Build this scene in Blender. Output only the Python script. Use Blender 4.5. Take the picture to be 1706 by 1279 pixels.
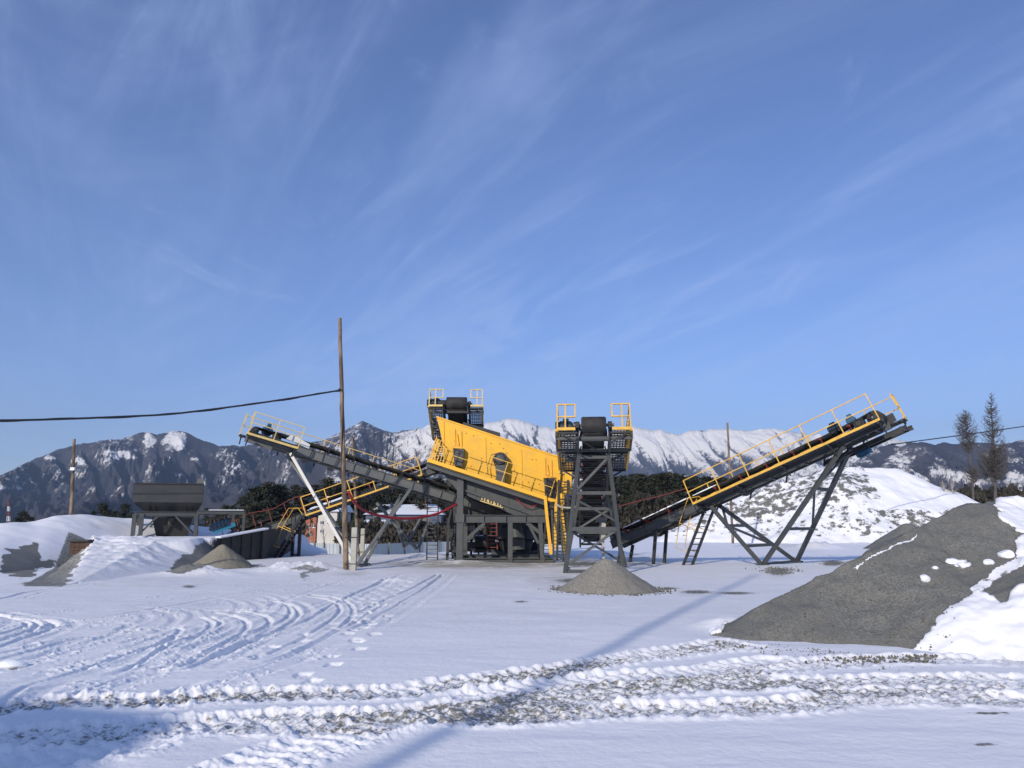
import bpy, bmesh, math, random
import numpy as np
from mathutils import Vector, Matrix
random.seed(7); rng = np.random.default_rng(11)
SC = bpy.context.scene
for o in list(bpy.data.objects): bpy.data.objects.remove(o)
R = math.radians

# ------------------------------------------------------------------ camera
FPX = 1230.0; HC = 1.8; PIT = math.atan(232.5 / FPX)
cam = bpy.data.cameras.new('camera'); camo = bpy.data.objects.new('camera', cam)
SC.collection.objects.link(camo)
camo.location = (0, 0, HC); camo.rotation_euler = (R(90) + PIT, 0, 0)
cam.sensor_width = 36; cam.lens = 36 * FPX / 1706; cam.clip_start = 0.1; cam.clip_end = 40000
SC.camera = camo

# ------------------------------------------------------------------ sky and sun
SUN_EL = R(21.5); SUN_AZ = R(204.5)          # compass bearing of the sun measured from +Y towards +X
world = bpy.data.worlds.new('World'); SC.world = world; world.use_nodes = True
nt = world.node_tree; nt.nodes.clear()
def N(nt, t, **k):
    n = nt.nodes.new(t)
    for a, b in k.items():
        if a in ('inp',):
            for i, v in b.items(): n.inputs[i].default_value = v
        else: setattr(n, a, b)
    return n
def build_sky():
    L = nt.links.new
    sky = N(nt, 'ShaderNodeTexSky', sky_type='NISHITA', sun_disc=False, sun_elevation=SUN_EL, sun_rotation=SUN_AZ,
            altitude=700, air_density=1.0, dust_density=0.35, ozone_density=3.0)
    tc = N(nt, 'ShaderNodeTexCoord'); sp = N(nt, 'ShaderNodeSeparateXYZ'); L(tc.outputs['Generated'], sp.inputs[0])
    zz = N(nt, 'ShaderNodeMath', operation='ADD', inp={1: 0.10}); L(sp.outputs[2], zz.inputs[0])
    zm = N(nt, 'ShaderNodeMath', operation='MAXIMUM', inp={1: 0.05}); L(zz.outputs[0], zm.inputs[0])
    dx = N(nt, 'ShaderNodeMath', operation='DIVIDE'); dy = N(nt, 'ShaderNodeMath', operation='DIVIDE')
    L(sp.outputs[0], dx.inputs[0]); L(zm.outputs[0], dx.inputs[1]); L(sp.outputs[1], dy.inputs[0]); L(zm.outputs[0], dy.inputs[1])
    cb = N(nt, 'ShaderNodeCombineXYZ'); L(dx.outputs[0], cb.inputs[0]); L(dy.outputs[0], cb.inputs[1])
    def streak(rot, sx, sy, sc, det, lo, hi, dist, off):
        mp = N(nt, 'ShaderNodeMapping'); mp.inputs['Rotation'].default_value = (0, 0, R(rot)); mp.inputs['Location'].default_value = off
        m2 = N(nt, 'ShaderNodeMapping'); m2.inputs['Scale'].default_value = (sx, sy, 1)
        L(cb.outputs[0], mp.inputs[0]); L(mp.outputs[0], m2.inputs[0])
        n = N(nt, 'ShaderNodeTexNoise', inp={'Scale': sc, 'Detail': det, 'Roughness': 0.62, 'Distortion': dist}); L(m2.outputs[0], n.inputs['Vector'])
        r = N(nt, 'ShaderNodeMapRange', interpolation_type='SMOOTHSTEP', inp={1: lo, 2: hi}); L(n.outputs[0], r.inputs[0])
        return r.outputs[0]
    a = streak(-34, 1.0, 0.30, 1.2, 5, 0.38, 0.80, 1.3, (0.3, 1, 0))
    b = streak(-30, 3.0, 0.50, 1.5, 8, 0.44, 0.80, 1.6, (2, 0, 0))
    big = streak(10, 0.5, 0.25, 1.0, 3, 0.35, 0.7, 0.2, (5, 3, 0))
    wisp = streak(20, 1.6, 0.8, 2.0, 10, 0.58, 0.76, 0.5, (1.15, 4.4, 0))
    m1 = N(nt, 'ShaderNodeMath', operation='MULTIPLY'); L(b, m1.inputs[0]); L(big, m1.inputs[1])
    s1 = N(nt, 'ShaderNodeMath', operation='MULTIPLY', inp={1: 0.55}); L(a, s1.inputs[0])
    s2 = N(nt, 'ShaderNodeMath', operation='MULTIPLY', inp={1: 0.65}); L(m1.outputs[0], s2.inputs[0])
    s3 = N(nt, 'ShaderNodeMath', operation='MULTIPLY', inp={1: 0.40}); L(wisp, s3.inputs[0])
    t1 = N(nt, 'ShaderNodeMath', operation='ADD'); L(s1.outputs[0], t1.inputs[0]); L(s2.outputs[0], t1.inputs[1])
    t2 = N(nt, 'ShaderNodeMath', operation='ADD', use_clamp=True); L(t1.outputs[0], t2.inputs[0]); L(s3.outputs[0], t2.inputs[1])
    hs = N(nt, 'ShaderNodeMix', data_type='RGBA', blend_type='MULTIPLY', inp={0: 1.0}); L(sky.outputs[0], hs.inputs[6]); hs.inputs[7].default_value = SKY_TINT
    cl = N(nt, 'ShaderNodeMix', data_type='RGBA', inp={7: CLOUD}); L(hs.outputs[2], cl.inputs[6])
    tf = N(nt, 'ShaderNodeMath', operation='MULTIPLY', inp={1: 0.60}); L(t2.outputs[0], tf.inputs[0]); L(tf.outputs[0], cl.inputs[0])
    bg = N(nt, 'ShaderNodeBackground', inp={1: 0.135}); L(cl.outputs[2], bg.inputs[0])
    out = N(nt, 'ShaderNodeOutputWorld'); L(bg.outputs[0], out.inputs[0])
SKY_TINT = (0.96, 0.96, 1.22, 1); CLOUD = (4.4, 5.6, 8.6, 1)
build_sky()
sd = bpy.data.lights.new('sun', 'SUN'); sd.energy = 4.6; sd.angle = R(0.53); sd.color = (1.0, 0.90, 0.76)
so = bpy.data.objects.new('sun', sd); SC.collection.objects.link(so)
sdir = Vector((math.sin(SUN_AZ) * math.cos(SUN_EL), math.cos(SUN_AZ) * math.cos(SUN_EL), math.sin(SUN_EL)))
so.rotation_euler = sdir.to_track_quat('Z', 'Y').to_euler(); so.location = sdir * 60
vs = SC.view_settings; vs.view_transform = 'Standard'; vs.look = 'None'; vs.exposure = 0.0; vs.gamma = 1; vs.use_curve_mapping = False
SC.cycles.volume_bounces = 0; SC.cycles.max_bounces = 6

# ------------------------------------------------------------------ helpers
cP, sP = math.cos(PIT), math.sin(PIT)
def ray(px, py):
    v = (639.5 - py) / FPX; u = (px - 853) / FPX; y = cP - v * sP
    return u / y, (sP + v * cP) / y
def W(px, py, Y):
    u, s = ray(px, py); return Vector((u * Y, Y, HC + s * Y))
def G(px, py, z=0.0):
    u, s = ray(px, py); Y = (z - HC) / s; return Vector((u * Y, Y, z))
def projn(x, y, z):
    d = y * cP + (z - HC) * sP; d = np.where(d < 0.1, 0.1, d)
    return 853 + FPX * x / d, 639.5 - FPX * (-y * sP + (z - HC) * cP) / d
def inpoly(px, py, poly):
    r = np.zeros(px.shape, bool); n = len(poly)
    for i in range(n):
        x0, y0 = poly[i]; x1, y1 = poly[(i + 1) % n]
        if y0 == y1: continue
        c = ((y0 > py) != (y1 > py)) & (px < (x1 - x0) * (py - y0) / (y1 - y0) + x0)
        r ^= c
    return r
def _h(ix, iy, seed):
    n = (ix * 374761393 + iy * 668265263 + seed * 974711) & 0xffffffff
    n = ((n ^ (n >> 13)) * 1274126177) & 0xffffffff
    return ((n ^ (n >> 16)) & 0xffffff) / 16777215.0
def vnoise(x, y, seed=0):
    ix = np.floor(x).astype(np.int64); iy = np.floor(y).astype(np.int64)
    fx = x - ix; fy = y - iy; fx = fx * fx * (3 - 2 * fx); fy = fy * fy * (3 - 2 * fy)
    a = _h(ix, iy, seed); b = _h(ix + 1, iy, seed); c = _h(ix, iy + 1, seed); d = _h(ix + 1, iy + 1, seed)
    return (a + (b - a) * fx) * (1 - fy) + (c + (d - c) * fx) * fy
def fbm(x, y, oct=4, seed=0, rough=0.5):
    s = 0; a = 1; t = 0
    for i in range(oct):
        s = s + a * vnoise(x, y, seed + i * 17); t += a; a *= rough; x = x * 2.03 + 7.1; y = y * 2.03 + 3.7
    return s / t
def ridged(x, y, oct=4, seed=0, rough=0.5):
    s = 0; a = 1; t = 0
    for i in range(oct):
        s = s + a * (1 - np.abs(2 * vnoise(x, y, seed + i * 13) - 1)); t += a; a *= rough; x = x * 2.1 + 5.3; y = y * 2.1 + 1.7
    return s / t
def sstep(a, b, x):
    t = np.clip((x - a) / (b - a), 0, 1); return t * t * (3 - 2 * t)
ORG = {}
def tag(o, label=None, cat=None, group=None, kind=None):
    for k, v in (('label', label), ('category', cat), ('group', group), ('kind', kind)):
        if v: o[k] = v
    return o
def thing(name, label, cat, loc, group=None):
    o = bpy.data.objects.new(name, None); SC.collection.objects.link(o); o.empty_display_size = 0.3
    o.location = Vector(loc); ORG[o.name] = Vector(loc); return tag(o, label, cat, group)
def link(me, name, mat, parent, mats=None):
    for m in (mats or [mat]): me.materials.append(m)
    o = bpy.data.objects.new(name, me); SC.collection.objects.link(o)
    if parent is not None:
        o.parent = parent; ORG[o.name] = ORG[parent.name].copy()
    return o
SPLIT = {'bracket', 'tail_support', 'diagonal_brace', 'cross_brace', 'post', 'return_roller_bracket', 'return_roller', 'hydraulic_ram', 'raised_side', 'cross_beam', 'carrying_beam', 'platform_beam', 'feeder_spring', 'snow_cover', 'beam', 'head_frame', 'body', 'spring_bracket', 'base_beam', 'stub_column', 'stiffener', 'panel', 'under_chute'}
class MB:
    def __init__(s): s.v = []; s.f = []; s.pc = []
    def add(s, vs, fs):
        b = len(s.v); s.pc.append((b, b + len(vs), len(s.f), len(s.f) + len(fs))); s.v += [Vector(p) for p in vs]; s.f += [tuple(b + i for i in f) for f in fs]; return s
    def hexa(s, p): return s.add(p, [(0, 3, 2, 1), (4, 5, 6, 7), (0, 1, 5, 4), (1, 2, 6, 5), (2, 3, 7, 6), (3, 0, 4, 7)])
    def beam(s, p, q, w=0.1, h=None, up=(0, 0, 1)):
        p = Vector(p); q = Vector(q); h = h or w; d = (q - p)
        if d.length < 1e-6: return s
        d.normalize(); up = Vector(up)
        x = d.cross(up)
        if x.length < 1e-3: x = d.cross(Vector((1, 0, 0)))
        x.normalize(); y = x.cross(d); x = x * (w / 2); y = y * (h / 2)
        return s.hexa([p - x - y, p + x - y, p + x + y, p - x + y, q - x - y, q + x - y, q + x + y, q - x + y])
    def ibeam(s, p, q, w=0.2, h=0.3, up=(0, 0, 1), t=0.025):
        p = Vector(p); q = Vector(q); d = (q - p).normalized(); x = d.cross(Vector(up))
        if x.length < 1e-3: x = d.cross(Vector((0, 1, 0)))
        x.normalize(); y = x.cross(d).normalized()
        o = y * (h / 2 - t / 2)
        s.beam(p + o, q + o, w, t, up=y); s.beam(p - o, q - o, w, t, up=y); s.beam(p, q, t, h - 2 * t - 0.002, up=y); return s
    def box(s, c, sx, sy, sz, rz=0):
        c = Vector(c); m = Matrix.Rotation(rz, 3, 'Z'); p = []
        for z in (-sz / 2, sz / 2):
            for a, b in ((-1, -1), (1, -1), (1, 1), (-1, 1)): p.append(c + m @ Vector((a * sx / 2, b * sy / 2, z)))
        return s.hexa(p)
    def tube(s, pts, r, n=8, cap=True):
        pts = [Vector(p) for p in pts]; rr = r if isinstance(r, (list, tuple)) else [r] * len(pts)
        b = len(s.v); prev = None; fb = len(s.f)
        for i, p in enumerate(pts):
            d = (pts[min(i + 1, len(pts) - 1)] - pts[max(i - 1, 0)]).normalized()
            ref = Vector((0, 0, 1)) if abs(d.z) < 0.9 else Vector((1, 0, 0))
            x = d.cross(ref).normalized(); y = x.cross(d).normalized()
            for k in range(n):
                a = 2 * math.pi * k / n; s.v.append(p + (x * math.cos(a) + y * math.sin(a)) * rr[i])
        for i in range(len(pts) - 1):
            for k in range(n):
                k2 = (k + 1) % n; s.f.append((b + i * n + k, b + i * n + k2, b + (i + 1) * n + k2, b + (i + 1) * n + k))
        if cap:
            s.f.append(tuple(b + k for k in range(n))[::-1]); e = b + (len(pts) - 1) * n; s.f.append(tuple(e + k for k in range(n)))
        s.pc.append((b, len(s.v), fb, len(s.f))); return s
    def plate(s, poly, th):
        poly = [Vector(p) for p in poly]; th = Vector(th); n = len(poly)
        s.add(poly + [p + th for p in poly], [tuple(range(n))[::-1], tuple(range(n, 2 * n))] + [(i, (i + 1) % n, n + (i + 1) % n, n + i) for i in range(n)]); return s
    def clusters(s):
        n = len(s.pc); bb = []
        for a, b, c, d in s.pc:
            p = np.array([tuple(v) for v in s.v[a:b]]); bb.append((p.min(0) - 0.03, p.max(0) + 0.03))
        g = list(range(n))
        def find(i):
            while g[i] != i: i = g[i]
            return i
        for i in range(n):
            for j in range(i):
                if np.all(bb[i][0] <= bb[j][1]) and np.all(bb[j][0] <= bb[i][1]): g[find(i)] = find(j)
        out = {}
        for i in range(n): out.setdefault(find(i), []).append(i)
        return list(out.values())
    def build(s, name, mat, parent=None, smooth=False, bevel=0):
        if name in SPLIT and parent is not None and s.pc:
            cl = s.clusters()
            if 1 < len(cl) <= 60:
                first = None
                for c in cl:
                    m = MB()
                    for i in c:
                        a, b, f0, f1 = s.pc[i]; base = len(m.v); m.v += s.v[a:b]; m.f += [tuple(base + k - a for k in f) for f in s.f[f0:f1]]
                    o = m.build(name, mat, parent, smooth, bevel); first = first or o
                return first
        o = ORG[parent.name] if parent is not None else Vector((0, 0, 0))
        me = bpy.data.meshes.new(name); me.from_pydata([tuple(v - o) for v in s.v], [], s.f)
        if smooth: me.polygons.foreach_set('use_smooth', [True] * len(me.polygons))
        me.update(); ob = link(me, name, mat, parent)
        if smooth: me.set_sharp_from_angle(angle=R(40))
        if bevel:
            m = ob.modifiers.new('bevel', 'BEVEL'); m.width = bevel; m.segments = 1
        return ob
def single(mb, name, mat, label, cat, group=None, smooth=False, kind=None):
    # a thing that is one mesh, its origin at its base
    xs = [v.x for v in mb.v]; ys = [v.y for v in mb.v]; zs = [v.z for v in mb.v]
    o = Vector(((min(xs) + max(xs)) / 2, (min(ys) + max(ys)) / 2, min(zs)))
    for i, v in enumerate(mb.v): mb.v[i] = v - o
    ob = mb.build(name, mat, None, smooth); ob.location = o; ORG[ob.name] = o
    return tag(ob, label, cat, group, kind)
def gridmesh(name, X, Y, Z, mat, attrs=None, smooth=True, mats=None, parent=None, off=(0, 0, 0)):
    nr, nc = X.shape
    co = np.stack([X - off[0], Y - off[1], Z - off[2]], -1).reshape(-1, 3).astype(np.float32)
    i = np.arange(nr * nc).reshape(nr, nc)
    q = np.stack([i[:-1, :-1], i[:-1, 1:], i[1:, 1:], i[1:, :-1]], -1).reshape(-1, 4)
    me = bpy.data.meshes.new(name); me.vertices.add(len(co)); me.vertices.foreach_set('co', co.ravel())
    me.loops.add(q.size); me.loops.foreach_set('vertex_index', q.ravel().astype(np.int32))
    me.polygons.add(len(q)); me.polygons.foreach_set('loop_start', np.arange(0, q.size, 4, dtype=np.int32))
    me.polygons.foreach_set('loop_total', np.full(len(q), 4, np.int32))
    me.polygons.foreach_set('use_smooth', np.full(len(q), smooth))
    me.update(calc_edges=True)
    for k, a in (attrs or {}).items():
        at = me.attributes.new(k, 'FLOAT', 'POINT'); at.data.foreach_set('value', a.reshape(-1).astype(np.float32))
    ob = link(me, name, mat, parent); ob.location = off; return ob
def copy_tree(o, parent=None):
    c = o.copy(); SC.collection.objects.link(c); c.parent = parent
    ORG[c.name] = ORG.get(o.name, Vector())
    for ch in list(o.children): copy_tree(ch, c)
    return c

# ------------------------------------------------------------------ materials
def mat(name, base, rough=0.6, metal=0.0, alt=None, scale=3.0, amount=0.5, bump=0.0, bscale=40.0, streak=None, lo=0.4, hi=0.65, spec=0.4):
    m = bpy.data.materials.new(name); m.use_nodes = True; t = m.node_tree; L = t.links.new
    p = t.nodes['Principled BSDF']; p.inputs['Roughness'].default_value = rough; p.inputs['Metallic'].default_value = metal
    p.inputs['Specular IOR Level'].default_value = spec
    alt = alt or tuple(c * 0.7 for c in base)
    tc = N(t, 'ShaderNodeTexCoord'); mp = N(t, 'ShaderNodeMapping')
    if streak: mp.inputs['Scale'].default_value = streak
    L(tc.outputs['Object'], mp.inputs[0])
    n = N(t, 'ShaderNodeTexNoise', inp={'Scale': scale, 'Detail': 7, 'Roughness': 0.65}); L(mp.outputs[0], n.inputs['Vector'])
    r = N(t, 'ShaderNodeMapRange', inp={1: lo, 2: hi, 3: 0.0, 4: amount}); L(n.outputs[0], r.inputs[0])
    mx = N(t, 'ShaderNodeMix', data_type='RGBA', inp={6: (*base, 1), 7: (*alt, 1)}); L(r.outputs[0], mx.inputs[0]); L(mx.outputs[2], p.inputs['Base Color'])
    if bump:
        n2 = N(t, 'ShaderNodeTexNoise', inp={'Scale': bscale, 'Detail': 5, 'Roughness': 0.6}); L(mp.outputs[0], n2.inputs['Vector'])
        b = N(t, 'ShaderNodeBump', inp={'Strength': bump, 'Distance': 0.02}); L(n2.outputs[0], b.inputs['Height']); L(b.outputs[0], p.inputs['Normal'])
    return m
M = {}
M['yellow'] = mat('yellow_paint', (0.85, 0.46, 0.025), 0.55, alt=(0.60, 0.34, 0.07), scale=2.0, amount=0.5, bump=0.12, bscale=14)
M['yellow_rail'] = mat('yellow_rail_paint', (0.78, 0.45, 0.05), 0.5, alt=(0.40, 0.27, 0.10), scale=5, amount=0.6)
M['yellow_pale'] = mat('faded_yellow_paint', (0.72, 0.53, 0.18), 0.55, alt=(0.5, 0.38, 0.2), scale=5, amount=0.6)
M['grey'] = mat('grey_steel_paint', (0.054, 0.062, 0.068), 0.55, alt=(0.095, 0.094, 0.084), scale=1.6, amount=0.6, bump=0.08, bscale=10)
M['grey_light'] = mat('pale_grey_paint', (0.13, 0.14, 0.14), 0.55, alt=(0.20, 0.19, 0.17), scale=1.8, amount=0.6, bump=0.05)
M['dark'] = mat('dark_steel', (0.022, 0.024, 0.028), 0.55, alt=(0.05, 0.048, 0.043), scale=3, amount=0.6)
M['leg_sunlit'] = mat('sunlit_leg_grey', (0.50, 0.50, 0.47), 0.45, alt=(0.4, 0.4, 0.38), scale=2)  # lit trestle leg: the sun's brightness is put into its base colour
M['rubber'] = mat('black_rubber', (0.022, 0.022, 0.024), 0.75, alt=(0.06, 0.057, 0.05), scale=2.5, amount=0.7, bump=0.2, bscale=30)
M['redp'] = mat('red_primer', (0.20, 0.035, 0.028), 0.6, alt=(0.10, 0.04, 0.03), scale=5)
M['blue'] = mat('blue_motor_paint', (0.022, 0.095, 0.17), 0.45, alt=(0.02, 0.09, 0.17), scale=4, amount=0.5)
M['navy'] = mat('navy_motor_paint', (0.012, 0.03, 0.062), 0.4, alt=(0.03, 0.05, 0.07), scale=4, amount=0.5)
M['cyan'] = mat('bright_blue_paint', (0.02, 0.19, 0.30), 0.5, alt=(0.02, 0.11, 0.18), scale=3, amount=0.5)
M['wood'] = mat('weathered_wood', (0.27, 0.20, 0.14), 0.85, alt=(0.10, 0.072, 0.05), scale=5, amount=0.95, bump=0.7, bscale=10, streak=(1, 1, 0.22), lo=0.42, hi=0.56)
M['concrete'] = mat('pale_concrete', (0.42, 0.41, 0.36), 0.85, alt=(0.28, 0.27, 0.23), scale=4, amount=0.6, bump=0.3)
M['redcable'] = mat('red_hose', (0.34, 0.02, 0.03), 0.5, alt=(0.2, 0.02, 0.02))
M['wire'] = mat('black_cable', (0.02, 0.022, 0.03), 0.5)
M['white'] = mat('white_paint', (0.72, 0.72, 0.70), 0.5, alt=(0.55, 0.55, 0.52), amount=0.4)
M['fence'] = mat('galvanised_sheet', (0.42, 0.46, 0.47), 0.5, alt=(0.33, 0.36, 0.37), scale=0.8, amount=0.5)
M['brick'] = mat('red_brick', (0.34, 0.12, 0.07), 0.85, alt=(0.24, 0.09, 0.06), scale=3, amount=0.7)
M['oldbrick'] = mat('sooty_brick', (0.10, 0.055, 0.042), 0.9, alt=(0.05, 0.035, 0.03), scale=6, amount=0.8)
M['mastred'] = mat('faded_red_paint', (0.22, 0.07, 0.06), 0.7, alt=(0.16, 0.05, 0.05))
M['stone'] = mat('grey_stone', (0.17, 0.165, 0.14), 0.85, alt=(0.09, 0.088, 0.075), scale=9, amount=1.0)
M['hopper'] = mat('dark_grey_hopper_paint', (0.036, 0.041, 0.045), 0.5, alt=(0.06, 0.06, 0.056), scale=1.2, amount=0.7)
M['render'] = mat('cream_render', (0.55, 0.53, 0.48), 0.85, alt=(0.45, 0.43, 0.40), scale=0.7, amount=0.5)
M['window'] = mat('window_glass', (0.03, 0.035, 0.045), 0.15, alt=(0.05, 0.06, 0.07), spec=0.6)
M['bluewall'] = mat('slate_blue_cladding', (0.055, 0.075, 0.12), 0.6, alt=(0.08, 0.10, 0.14), scale=0.6)
M['trunk'] = mat('pine_bark', (0.15, 0.085, 0.052), 0.9, alt=(0.07, 0.05, 0.038), scale=3, amount=0.9, bump=0.5, bscale=12)
M['larch'] = mat('grey_bark', (0.075, 0.066, 0.060), 0.9, alt=(0.14, 0.125, 0.11), scale=3, amount=0.7, bump=0.4, bscale=12)
M['birch'] = mat('birch_bark', (0.42, 0.38, 0.33), 0.8, alt=(0.12, 0.11, 0.1), scale=6, amount=0.8)
M['needles'] = mat('pine_needles', (0.016, 0.022, 0.013), 0.85, alt=(0.034, 0.036, 0.020), scale=0.5, amount=1.0)
M['spruce'] = mat('spruce_needles', (0.024, 0.046, 0.030), 0.8, alt=(0.045, 0.068, 0.038), scale=0.8, amount=1.0)
M['brush'] = mat('bare_brush', (0.050, 0.043, 0.032), 0.9, alt=(0.024, 0.025, 0.018), scale=0.25, amount=1.0)
M['snowp'] = mat('packed_snow', (0.86, 0.88, 0.91), 0.6, alt=(0.78, 0.80, 0.84), scale=1.5, amount=0.5, bump=0.3, bscale=8)
M['rungs'] = mat('grating_steel', (0.045, 0.048, 0.05), 0.6, alt=(0.09, 0.085, 0.075), scale=3, amount=0.5)

def granular(name, c1, c2, c3, snow=(0.88, 0.88, 0.895), grain=22.0, bump=0.5, snow_noise=3.0, edge=0.25):
    """snow or gravel surface: attribute 'dirt' 0..1 says how much gravel shows, broken up by noise"""
    m = bpy.data.materials.new(name); m.use_nodes = True; t = m.node_tree; L = t.links.new
    p = t.nodes['Principled BSDF']; p.inputs['Roughness'].default_value = 0.75; p.inputs['Specular IOR Level'].default_value = 0.25
    tc = N(t, 'ShaderNodeTexCoord'); at = N(t, 'ShaderNodeAttribute', attribute_name='dirt'); du = N(t, 'ShaderNodeAttribute', attribute_name='dust')
    g = N(t, 'ShaderNodeTexVoronoi', inp={'Scale': grain}); L(tc.outputs['Object'], g.inputs['Vector'])
    g2 = N(t, 'ShaderNodeTexNoise', inp={'Scale': 0.8, 'Detail': 6, 'Roughness': 0.6}); L(tc.outputs['Object'], g2.inputs['Vector'])
    sc = N(t, 'ShaderNodeSeparateColor'); L(g.outputs['Color'], sc.inputs[0])
    a = N(t, 'ShaderNodeMix', data_type='RGBA', inp={6: (*c1, 1), 7: (*c2, 1)}); L(sc.outputs[0], a.inputs[0])
    r2 = N(t, 'ShaderNodeMapRange', inp={1: 0.4, 2: 0.65, 4: 0.7}); L(g2.outputs[0], r2.inputs[0])
    b = N(t, 'ShaderNodeMix', data_type='RGBA', inp={7: (*c3, 1)}); L(a.outputs[2], b.inputs[6]); L(r2.outputs[0], b.inputs[0])
    n = N(t, 'ShaderNodeTexNoise', inp={'Scale': snow_noise, 'Detail': 8, 'Roughness': 0.68}); L(tc.outputs['Object'], n.inputs['Vector'])
    s1 = N(t, 'ShaderNodeMath', operation='SUBTRACT', inp={1: 0.5}); L(n.outputs[0], s1.inputs[0])
    s2 = N(t, 'ShaderNodeMath', operation='MULTIPLY', inp={1: 2.0}); L(s1.outputs[0], s2.inputs[0])
    s3 = N(t, 'ShaderNodeMath', operation='ADD'); L(at.outputs['Fac'], s3.inputs[0]); L(s2.outputs[0], s3.inputs[1])
    r = N(t, 'ShaderNodeMapRange', interpolation_type='SMOOTHSTEP', inp={1: 0.5 - edge / 2, 2: 0.5 + edge / 2}); L(s3.outputs[0], r.inputs[0])
    # snow, slightly greyed by dust
    sn = N(t, 'ShaderNodeMix', data_type='RGBA', inp={6: (*snow, 1), 7: (0.40, 0.38, 0.32, 1)})
    d2 = N(t, 'ShaderNodeMath', operation='MULTIPLY', use_clamp=True); L(du.outputs['Fac'], d2.inputs[0])
    nd = N(t, 'ShaderNodeTexNoise', inp={'Scale': 1.3, 'Detail': 6, 'Roughness': 0.7}); L(tc.outputs['Object'], nd.inputs['Vector'])
    nr = N(t, 'ShaderNodeMapRange', inp={1: 0.3, 2: 0.65, 3: 0.15, 4: 1.0}); L(nd.outputs[0], nr.inputs[0]); L(nr.outputs[0], d2.inputs[1]); L(d2.outputs[0], sn.inputs[0])
    f = N(t, 'ShaderNodeMix', data_type='RGBA'); L(r.outputs[0], f.inputs[0]); L(sn.outputs[2], f.inputs[6]); L(b.outputs[2], f.inputs[7]); L(f.outputs[2], p.inputs['Base Color'])
    # bumps: gravel grains where dirt, soft wind crust on snow
    hb = N(t, 'ShaderNodeTexNoise', inp={'Scale': 9.0, 'Detail': 8, 'Roughness': 0.62}); L(tc.outputs['Object'], hb.inputs['Vector'])
    gm = N(t, 'ShaderNodeMath', operation='MULTIPLY'); L(g.outputs['Distance'], gm.inputs[0]); L(r.outputs[0], gm.inputs[1])
    ga = N(t, 'ShaderNodeMath', operation='MULTIPLY_ADD', inp={1: 0.8}); L(gm.outputs[0], ga.inputs[0]); L(hb.outputs[0], ga.inputs[2])
    bp = N(t, 'ShaderNodeBump', inp={'Strength': bump, 'Distance': 0.03}); L(ga.outputs[0], bp.inputs['Height']); L(bp.outputs[0], p.inputs['Normal'])
    return m
M['ground'] = granular('snowy_yard', (0.26, 0.255, 0.225), (0.18, 0.177, 0.158), (0.15, 0.147, 0.132), grain=34, bump=0.45, snow_noise=15.0, edge=0.35)
M['gravel'] = granular('crushed_gravel', (0.235, 0.234, 0.208), (0.122, 0.121, 0.108), (0.152, 0.150, 0.135), grain=45, bump=0.45, snow_noise=2.2, edge=0.12)
M['sand'] = granular('fine_screenings', (0.29, 0.265, 0.20), (0.23, 0.21, 0.16), (0.22, 0.20, 0.155), grain=40, bump=0.3)
M['finegravel'] = granular('grey_chippings', (0.34, 0.32, 0.27), (0.20, 0.19, 0.16), (0.24, 0.225, 0.185), grain=34, bump=0.6)
M['mound'] = granular('snow_streaked_spoil', (0.20, 0.198, 0.175), (0.13, 0.128, 0.112), (0.15, 0.148, 0.13), grain=9, bump=0.6, snow_noise=1.3, edge=0.18)

# ------------------------------------------------------------------ ground
def poly_w(pts, zsc=None):
    return [tuple(G(a, b)[:2]) for a, b in pts]
def z1(pts):   # from the zoom of the lower left of the photo
    return [(a / 2.6656, 950 + b / 2.6656) for a, b in pts]
def z2(pts):
    return [(600 + a / 2.6656, 950 + b / 2.6656) for a, b in pts]
def z3(pts):
    return [(1100 + a / 2.787, 820 + b / 2.787) for a, b in pts]
# wheel ruts of the loader: (points, half width, depth, gravel bare)
RUTS = [
 (z1([(-200, 640), (0, 625), (300, 590), (600, 585), (900, 568), (1200, 548), (1500, 545), (1706, 540)]) + z2([(300, 515), (560, 490), (850, 455), (1100, 410), (1350, 368), (1600, 335)]), 0.33, 0.085, 0.78),
 (z1([(-200, 760), (0, 745), (300, 725), (600, 705), (900, 685), (1200, 660), (1500, 665), (1706, 655)]) + z2([(250, 640), (600, 600), (900, 550), (1200, 520), (1500, 500), (1706, 480)]) + z3([(400, 840), (800, 800), (1250, 785), (1689, 790)]), 0.36, 0.10, 0.72),
 (z1([(1150, 700), (1450, 690), (1706, 690)]) + z2([(250, 670), (600, 655), (900, 645), (1200, 628), (1500, 620), (1706, 610)]) + z3([(400, 1010), (700, 985), (1000, 960), (1689, 975)]), 0.30, 0.09, 0.66),
 (z2([(900, 590), (1200, 540), (1500, 520), (1706, 510)]) + z3([(300, 905), (600, 890), (1000, 890), (1689, 880)]), 0.34, 0.08, 0.70),
 (z2([(500, 560), (900, 500), (1300, 465), (1706, 440)]) + z3([(250, 820), (500, 790)]), 0.25, 0.08, 0.35),
 (z3([(700, 925), (1000, 940), (1400, 925), (1689, 920)]), 0.18, 0.06, 0.8),
 (z3([(-50, 770), (200, 745), (420, 730)]), 0.25, 0.07, 0.5),
 (z1([(900, 980), (1150, 870), (1400, 780), (1600, 715), (1706, 690)]), 0.36, 0.08, 0.12),
 (z1([(-100, 860), (200, 830), (450, 790), (600, 770)]), 0.35, 0.06, 0.2),
]
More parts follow.
